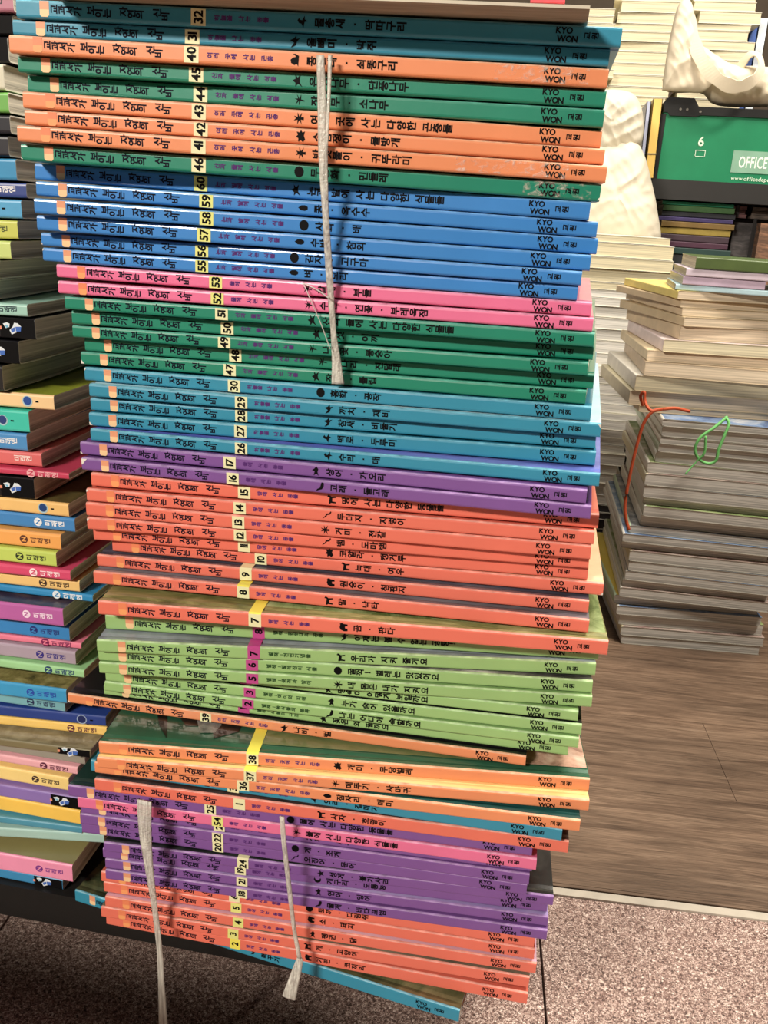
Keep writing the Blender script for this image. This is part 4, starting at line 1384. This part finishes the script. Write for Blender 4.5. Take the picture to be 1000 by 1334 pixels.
# green file box
p0 = at(851, 233, YS + 0.01)
bx = tag(empty('file_box', (p0.x, YS + 0.012, zs1)), 'green file box with black lid frame and number 6 on the shelf', 'box')
gh = at(855, 126, YS + .012).z - zs1
gw = 0.34
GRN = mat('box_green', (20, 122, 82), 0.45, var=0.05)
m = MB()
m.box(0.0, gw, 0.0, 0.14, 0.0003, gh * 0.83, 0)
m.build('body', GRN, bx)
m = MB()
lid = [(0.0, gh * 0.82), (-.001, gh * .94), (.006, gh), (.052, gh), (.062, gh * .90), (gw, gh * .90), (gw, gh * .80), (.068, gh * .80), (.060, gh * .78), (.012, gh * .78), (.008, gh * .82)]
f0 = [(x_, -0.004, z_) for x_, z_ in lid]
f1 = [(x_, 0.144, z_) for x_, z_ in lid]
m.poly(f0, 0)
m.poly(list(reversed(f1)), 0)
for k in range(len(lid)):
    k2 = (k + 1) % len(lid)
    m.quad([f0[k], f0[k2], f1[k2], f1[k]], 0)
m.build('lid_frame', mat('box_black', (24, 24, 24), 0.4), bx)
m = MB()
m.box(-.003, 0.006, -0.003, 0.001, 0.0003, gh * .80)
m.build('corner_strip', mat('box_black', (24, 24, 24)), bx)
for rx in (0.030, 0.042, 0.066):
    m = MB()
    for k in range(10):
        pass
    m.tube([(rx, -0.0042, gh * (.86 if rx < .06 else .84)), (rx, -0.0056, gh * (.86 if rx < .06 else .84))], .0022, seg=12)
    m.build('rivet', mat('rivet_steel', (150, 146, 138), 0.35, metal=0.7), bx)
load_glyphs('6officeplusdt.w OFICEDTP', 0.016, 'w')
m = MB()
word(m, '6', 0.071, gh * .49, 0.0235, 'w', y=-.0008)
q0, q1 = gh * .30, gh * .375
for a_, b_, c_, d_ in ((.0685, .087, q0, q0 + .0012), (.0685, .087, q1, q1 + .0012), (.0685, .0696, q0, q1), (.0859, .087, q0, q1)):
    m.quad([(a_, -.0008, c_), (b_, -.0008, c_), (b_, -.0008, d_), (a_, -.0008, d_)], 0)
m.build('number', mat('box_print_pale', (206, 226, 206), 0.5), bx, fix=False)
m = MB()
m.box(.137, .30, -.0012, -.0002, gh * .13, gh * .40)
lbp = m.build('label_plate', mat('plate_pale_green', (128, 168, 146), 0.45), bx)
m = MB()
word(m, 'OFFICE', .149, gh * .265, .028, 'w', y=-.0016, sx=.55)
m.build('plate_lettering', mat('plate_ink', (226, 236, 226), 0.5), lbp, fix=False)
m = MB()
word(m, 'DEPOT', .220, gh * .265, .028, 'w', y=-.0016, sx=.55)
m.build('plate_lettering', mat('plate_ink', (226, 236, 226), 0.5), lbp, fix=False)
m = MB()
word(m, 'www.', .140, gh * .062, .0085, 'w', y=-.0008)
word(m, 'officedepot', .163, gh * .062, .0105, 'w', y=-.0008)
m.build('web_lettering', mat('box_print_pale', (206, 226, 206)), bx, fix=False)
# upright folders left of the box
for i, (xa, xb, ya, c, nm_, lab) in enumerate([(848, 862, 130, (232, 194, 106), 'folder', 'yellow folder standing left of the green file box'), (838, 850, 133, (176, 182, 206), 'folder', 'pale blue folder leaning beside the yellow one')]):
    b0 = at(xb - 13 + 2 * i, 233, YS + .01)
    hh = at(xa, ya, YS + .01).z - zs1
    w = 0.017 if i == 0 else 0.008
    o = empty(nm_, (p0.x - 0.0185 - (0.0 if i == 0 else 0.0105), YS - 0.004 + i * 0.006, zs1 + 0.0003), (0, R(-1.5), 0))
    m = MB()
    cc = mat('folder_%d' % i, c, 0.5, coat=0.2)
    m.box(0, 0.0012, 0, 0.21, 0, hh)
    m.box(w - .0012, w, 0, 0.21, 0, hh)
    m.box(0, w, 0, .0012, 0, hh)
    m.build('cover', cc, o)
    m = MB()
    m.box(.0014, w - .0014, .002, .205, .001, hh - .003)
    m.build('page_block', PG_CREAM, o)
    if i == 0:
        m = MB()
        m.box(-.0006, w + .0006, -.0008, 0.0, hh * .30, hh * .30 + .002)
        m.build('elastic_band', mat('band_grey', (120, 118, 116), 0.6), o)
    tag(o, lab, 'folder')

# ---------------------------------------------------------------- cream page stacks high up at the back


def cream_stack(px_left, px_right, py_top, py_bot, Y, zbase, place, group, n_hidden_ok=True):
    zt_ = at((px_left + px_right) / 2, py_top, Y).z
    zz = zbase
    lst = []
    while zz < zt_ - 0.004:
        t = rnd.uniform(0.010, 0.022)
        lst.append((zz, t))
        zz += t + 0.001
    for i, (zb, t) in enumerate(reversed(lst)):
        f_ = min(1.0, i / max(1, len(lst) - 1))
        xr_ = at(px_right, (py_top + py_bot) / 2, Y).x + rnd.uniform(-.008, .006)
        wl = at(px_right, py_top, Y).x - at(px_left, py_top, Y).x
        cov = mat('cream_cover_%d' % (i % 4), [(236, 226, 196), (226, 214, 170), (240, 232, 210), (214, 206, 180)][i % 4], 0.6, var=0.1)
        bk = paperback('paperback', max(0.11, wl), 0.19, t, cov, CORE, PG_CREAM, (xr_, Y + 0.19, zb), (0, 0, R(180 + rnd.uniform(-2, 2))), cov=0.0008, inset=0.001)
        tag(bk, 'cream-paged book, %s from the top of %s' % (ORD[i], place), 'book', group)


cream_stack(795, 884, -14, 112, 1.62, zs1 + 0.0004, 'the cream stack left of the tote bag', 'cream books left of the tote bag')
cream_stack(900, 982, -14, 80, 1.64, zs1 + 0.0004, 'the cream stack behind the tote bag', 'cream books behind the tote bag')

cream_stack(650, 796, 14, 112, 1.58, zs1 + 0.0004, 'the cream stack behind the wood-grain board', 'cream books behind the wood-grain board')
zq = at(720, 12, 1.58).z
for i, (xa, xb, dz, c, lab) in enumerate([(585, 742, .0105, (206, 210, 224), 'pale blue-white booklet behind the wood-grain board'), (690, 735, .0085, (206, 60, 70), 'red booklet behind the wood-grain board')]):
    a_, b_ = at(xa, 8, 1.60), at(xb, 8, 1.60)
    bk = paperback('booklet', b_.x - a_.x, 0.12, dz, mat('booklet_%d' % i, c, 0.4, coat=0.3, var=0.3, scale=25), CORE, PG_CREAM, (a_.x, 1.60 - .004 * i, zq + .003 + (0.0112 if i else 0)), (0, 0, R(1)), cov=0.0006)
    tag(bk, lab, 'book')

# ---------------------------------------------------------------- cloth bags


def cloth_blob(name, label, cat, outline, Y, depth, m_, wr=0.006, seed=0.0, fold=(14, 9)):
    """a stuffed cloth bag: closed outline in the photograph, inflated front and back, with folds"""
    pts = [at(a, b_, Y) for a, b_ in outline]
    cen = sum(pts, Vector()) / len(pts)
    n = 150
    dense = smooth_path(pts + [pts[0]], n=max(2, n // len(pts)))[:-1]
    N = len(dense)
    rings = [k_ / 27 for k_ in range(26)] + [0.975, 1.0]
    mbx = MB()
    mbx.v.append((0, 0, 0))
    idx = {}
    for side in (-1, 1):
        for j, r_ in enumerate(rings):
            if j == 0:
                idx[(side, 0)] = len(mbx.v)
                y_ = side * depth
                w_ = noise.noise(Vector((seed, 0, 0))) * wr
                mbx.v.append((0, y_ + w_, 0))
                continue
            for k in range(N):
                if j == len(rings) - 1 and side == 1:
                    idx[(1, j, k)] = idx[(-1, j, k)]
                    continue
                d = dense[k] - cen
                q = d * r_
                bul = math.sqrt(max(0.0, 1 - r_ ** 2.4)) * depth
                a_, b_ = q.x * 0.8 + q.z * 0.6, q.z * 0.8 - q.x * 0.6
                wv = wr * (1.1 * noise.noise(Vector((q.x * 16 + seed, q.z * 16, side * 3.0))) + 1.5 * (0.35 - abs(noise.noise(Vector((a_ * 14 + seed, b_ * 42, side + seed))))) + 0.9 * (0.3 - abs(noise.noise(Vector((b_ * 22, a_ * 70 + seed, side * 2.0))))))
                rim = 1.0 if r_ < 0.95 else 0.3
                idx[(side, j, k)] = len(mbx.v)
                mbx.v.append((q.x, side * bul + side * wv * rim, q.z))
        for k in range(N):
            k2 = (k + 1) % N
            mbx.f.append((idx[(side, 0)], idx[(side, 1, k)], idx[(side, 1, k2)]))
            mbx.m.append(0)
            for j in range(1, len(rings) - 1):
                mbx.f.append((idx[(side, j, k)], idx[(side, j, k2)], idx[(side, j + 1, k2)], idx[(side, j + 1, k)]))
                mbx.m.append(0)
    o = empty(name, cen)
    bm_ = mbx.build('bag_body', m_, o, smooth=True)
    tag(o, label, cat)
    return o, cen


CLOTH = mat('cream_canvas', (226, 214, 190), 0.85, var=0.04, bump=0.3, bscale=60)
CLOTHW = mat('white_cloth', (214, 206, 186), 0.8, var=0.04, bump=0.3, bscale=50)
o, cen = cloth_blob('cloth_bag', 'white wrinkled cloth bag hanging beside the black shelf', 'bag',
                    [(745, 190), (790, 176), (822, 178), (838, 200), (848, 235), (856, 275), (859, 318), (830, 332), (780, 337), (730, 332), (722, 250)], 1.34, 0.07, CLOTHW, 0.006, 3.1)
pk, pcen = cloth_blob('bag_top', '', '', [(752, 125), (790, 117), (820, 120), (833, 134), (838, 160), (834, 188), (812, 204), (780, 206), (752, 196), (742, 160)], 1.33, 0.045, CLOTHW, 0.0065, 9.7)
for ch in list(pk.children):
    ch.parent = o
    ch.location = pcen - cen
    ch.name = 'bag_top'
bpy.data.objects.remove(pk)
# tote: lower body, tall peak and handle
o, cen = cloth_blob('tote_bag', 'cream canvas tote bag with looped handle lying over the green file box', 'bag',
                    [(862, 103), (890, 96), (905, 60), (930, 72), (955, 85), (1000, 88), (1040, 95), (1060, 136), (1000, 139), (950, 139), (928, 134), (914, 121), (880, 120), (866, 117)], YS + 0.04, 0.05, CLOTH, 0.006, 8.2)
Yt = YS - 0.02
pk, pcen = cloth_blob('bag_fold', '', '', [(862, 118), (866, 85), (873, 45), (882, 10), (893, -2), (902, 8), (907, 45), (914, 78), (930, 102), (915, 120), (888, 120)], YS - 0.005, 0.022, CLOTH, 0.004, 5.5)
for ch in list(pk.children):
    ch.parent = o
    ch.location = pcen - cen
    ch.name = 'bag_peak'
bpy.data.objects.remove(pk)
m = MB()
P = smooth_path([at(899, 20, Yt), at(904, 52, Yt - .006), at(914, 80, Yt - .016), at(934, 103, Yt - .028), at(958, 113, Yt - .032), at(980, 105, Yt - .03), at(991, 90, Yt - .016), at(989, 75, Yt), at(980, 70, Yt + .01), at(970, 78, Yt + .02), at(962, 92, Yt + .03)], 8)
n = len(P)
hw = lerp_list([.007, .010, .0115, .0115, .011, .0105, .009, .009, .010, .010, .010], n)
lean = lerp_list([0.25, 0.3, 0.5, 0.75, 0.9, 1.1, 1.5, 2.2, 2.6, 2.6, 2.6], n)
rows_ = []
for k in range(n):
    t_ = (P[min(k + 1, n - 1)] - P[max(k - 1, 0)]).normalized()
    q_ = t_.cross(Vector((0, 1, 0))).normalized()
    a_ = (q_ + Vector((0, -1, 0)) * lean[k] * 0.6).normalized()
    nrm = a_.cross(t_).normalized()
    c_ = P[k] - cen
    wob = 1 + 0.10 * math.sin(k * 0.7)
    rows_.append([c_ + a_ * hw[k] * wob + nrm * .0011, c_ + a_ * hw[k] * .80 * wob + nrm * .0017, c_ - a_ * hw[k] * .80 * wob + nrm * .0017, c_ - a_ * hw[k] * wob + nrm * .0011,
                  c_ - a_ * hw[k] * wob - nrm * .0011, c_ + a_ * hw[k] * wob - nrm * .0011])
for k in range(n - 1):
    for u_ in range(6):
        v_ = (u_ + 1) % 6
        m.quad([rows_[k][u_], rows_[k][v_], rows_[k + 1][v_], rows_[k + 1][u_]])
m.quad(rows_[0])
m.quad(rows_[-1])
m.build('handle', CLOTH, o)

# books at the very top edge and the upper right
o = empty('shelf_post', (at(985, 30, 1.75).x, 1.75, zs1))
for i, (xa, xb, ya, yb, c, lab) in enumerate([(976, 981, 26, 90, (206, 206, 206), 'white spined book standing upright at the right edge'), (981, 989, 22, 90, (196, 70, 90), 'red and white book standing upright at the right edge'),
                                             (989, 1000, 24, 90, (62, 92, 160), 'blue covered book standing upright at the right edge'), (1000, 1012, 24, 90, (206, 214, 222), 'pale book standing upright past the blue one')]):
    Yq = 1.70
    a_, b_ = at(xa, ya, Yq), at(xb, ya, Yq)
    hh = a_.z - zs1
    w = b_.x - a_.x - .0006
    q = empty('upright_book', (a_.x - 0.015, Yq, zs1 + 0.0003))
    m = MB()
    cc = mat('upright_%d' % i, c, 0.45, coat=0.3, var=0.25, scale=30)
    m.box(0, .0012, 0, .15, 0, hh)
    m.box(w - .0012, w, 0, .15, 0, hh)
    m.box(0, w, 0, .0012, 0, hh)
    m.build('cover', cc, q)
    m = MB()
    m.box(.0013, w - .0013, .0015, .147, .001, hh - .002)
    m.build('page_block', PG_CREAM, q)
    tag(q, lab, 'book', 'upright books on the shelf top')
bpy.data.objects.remove(o)
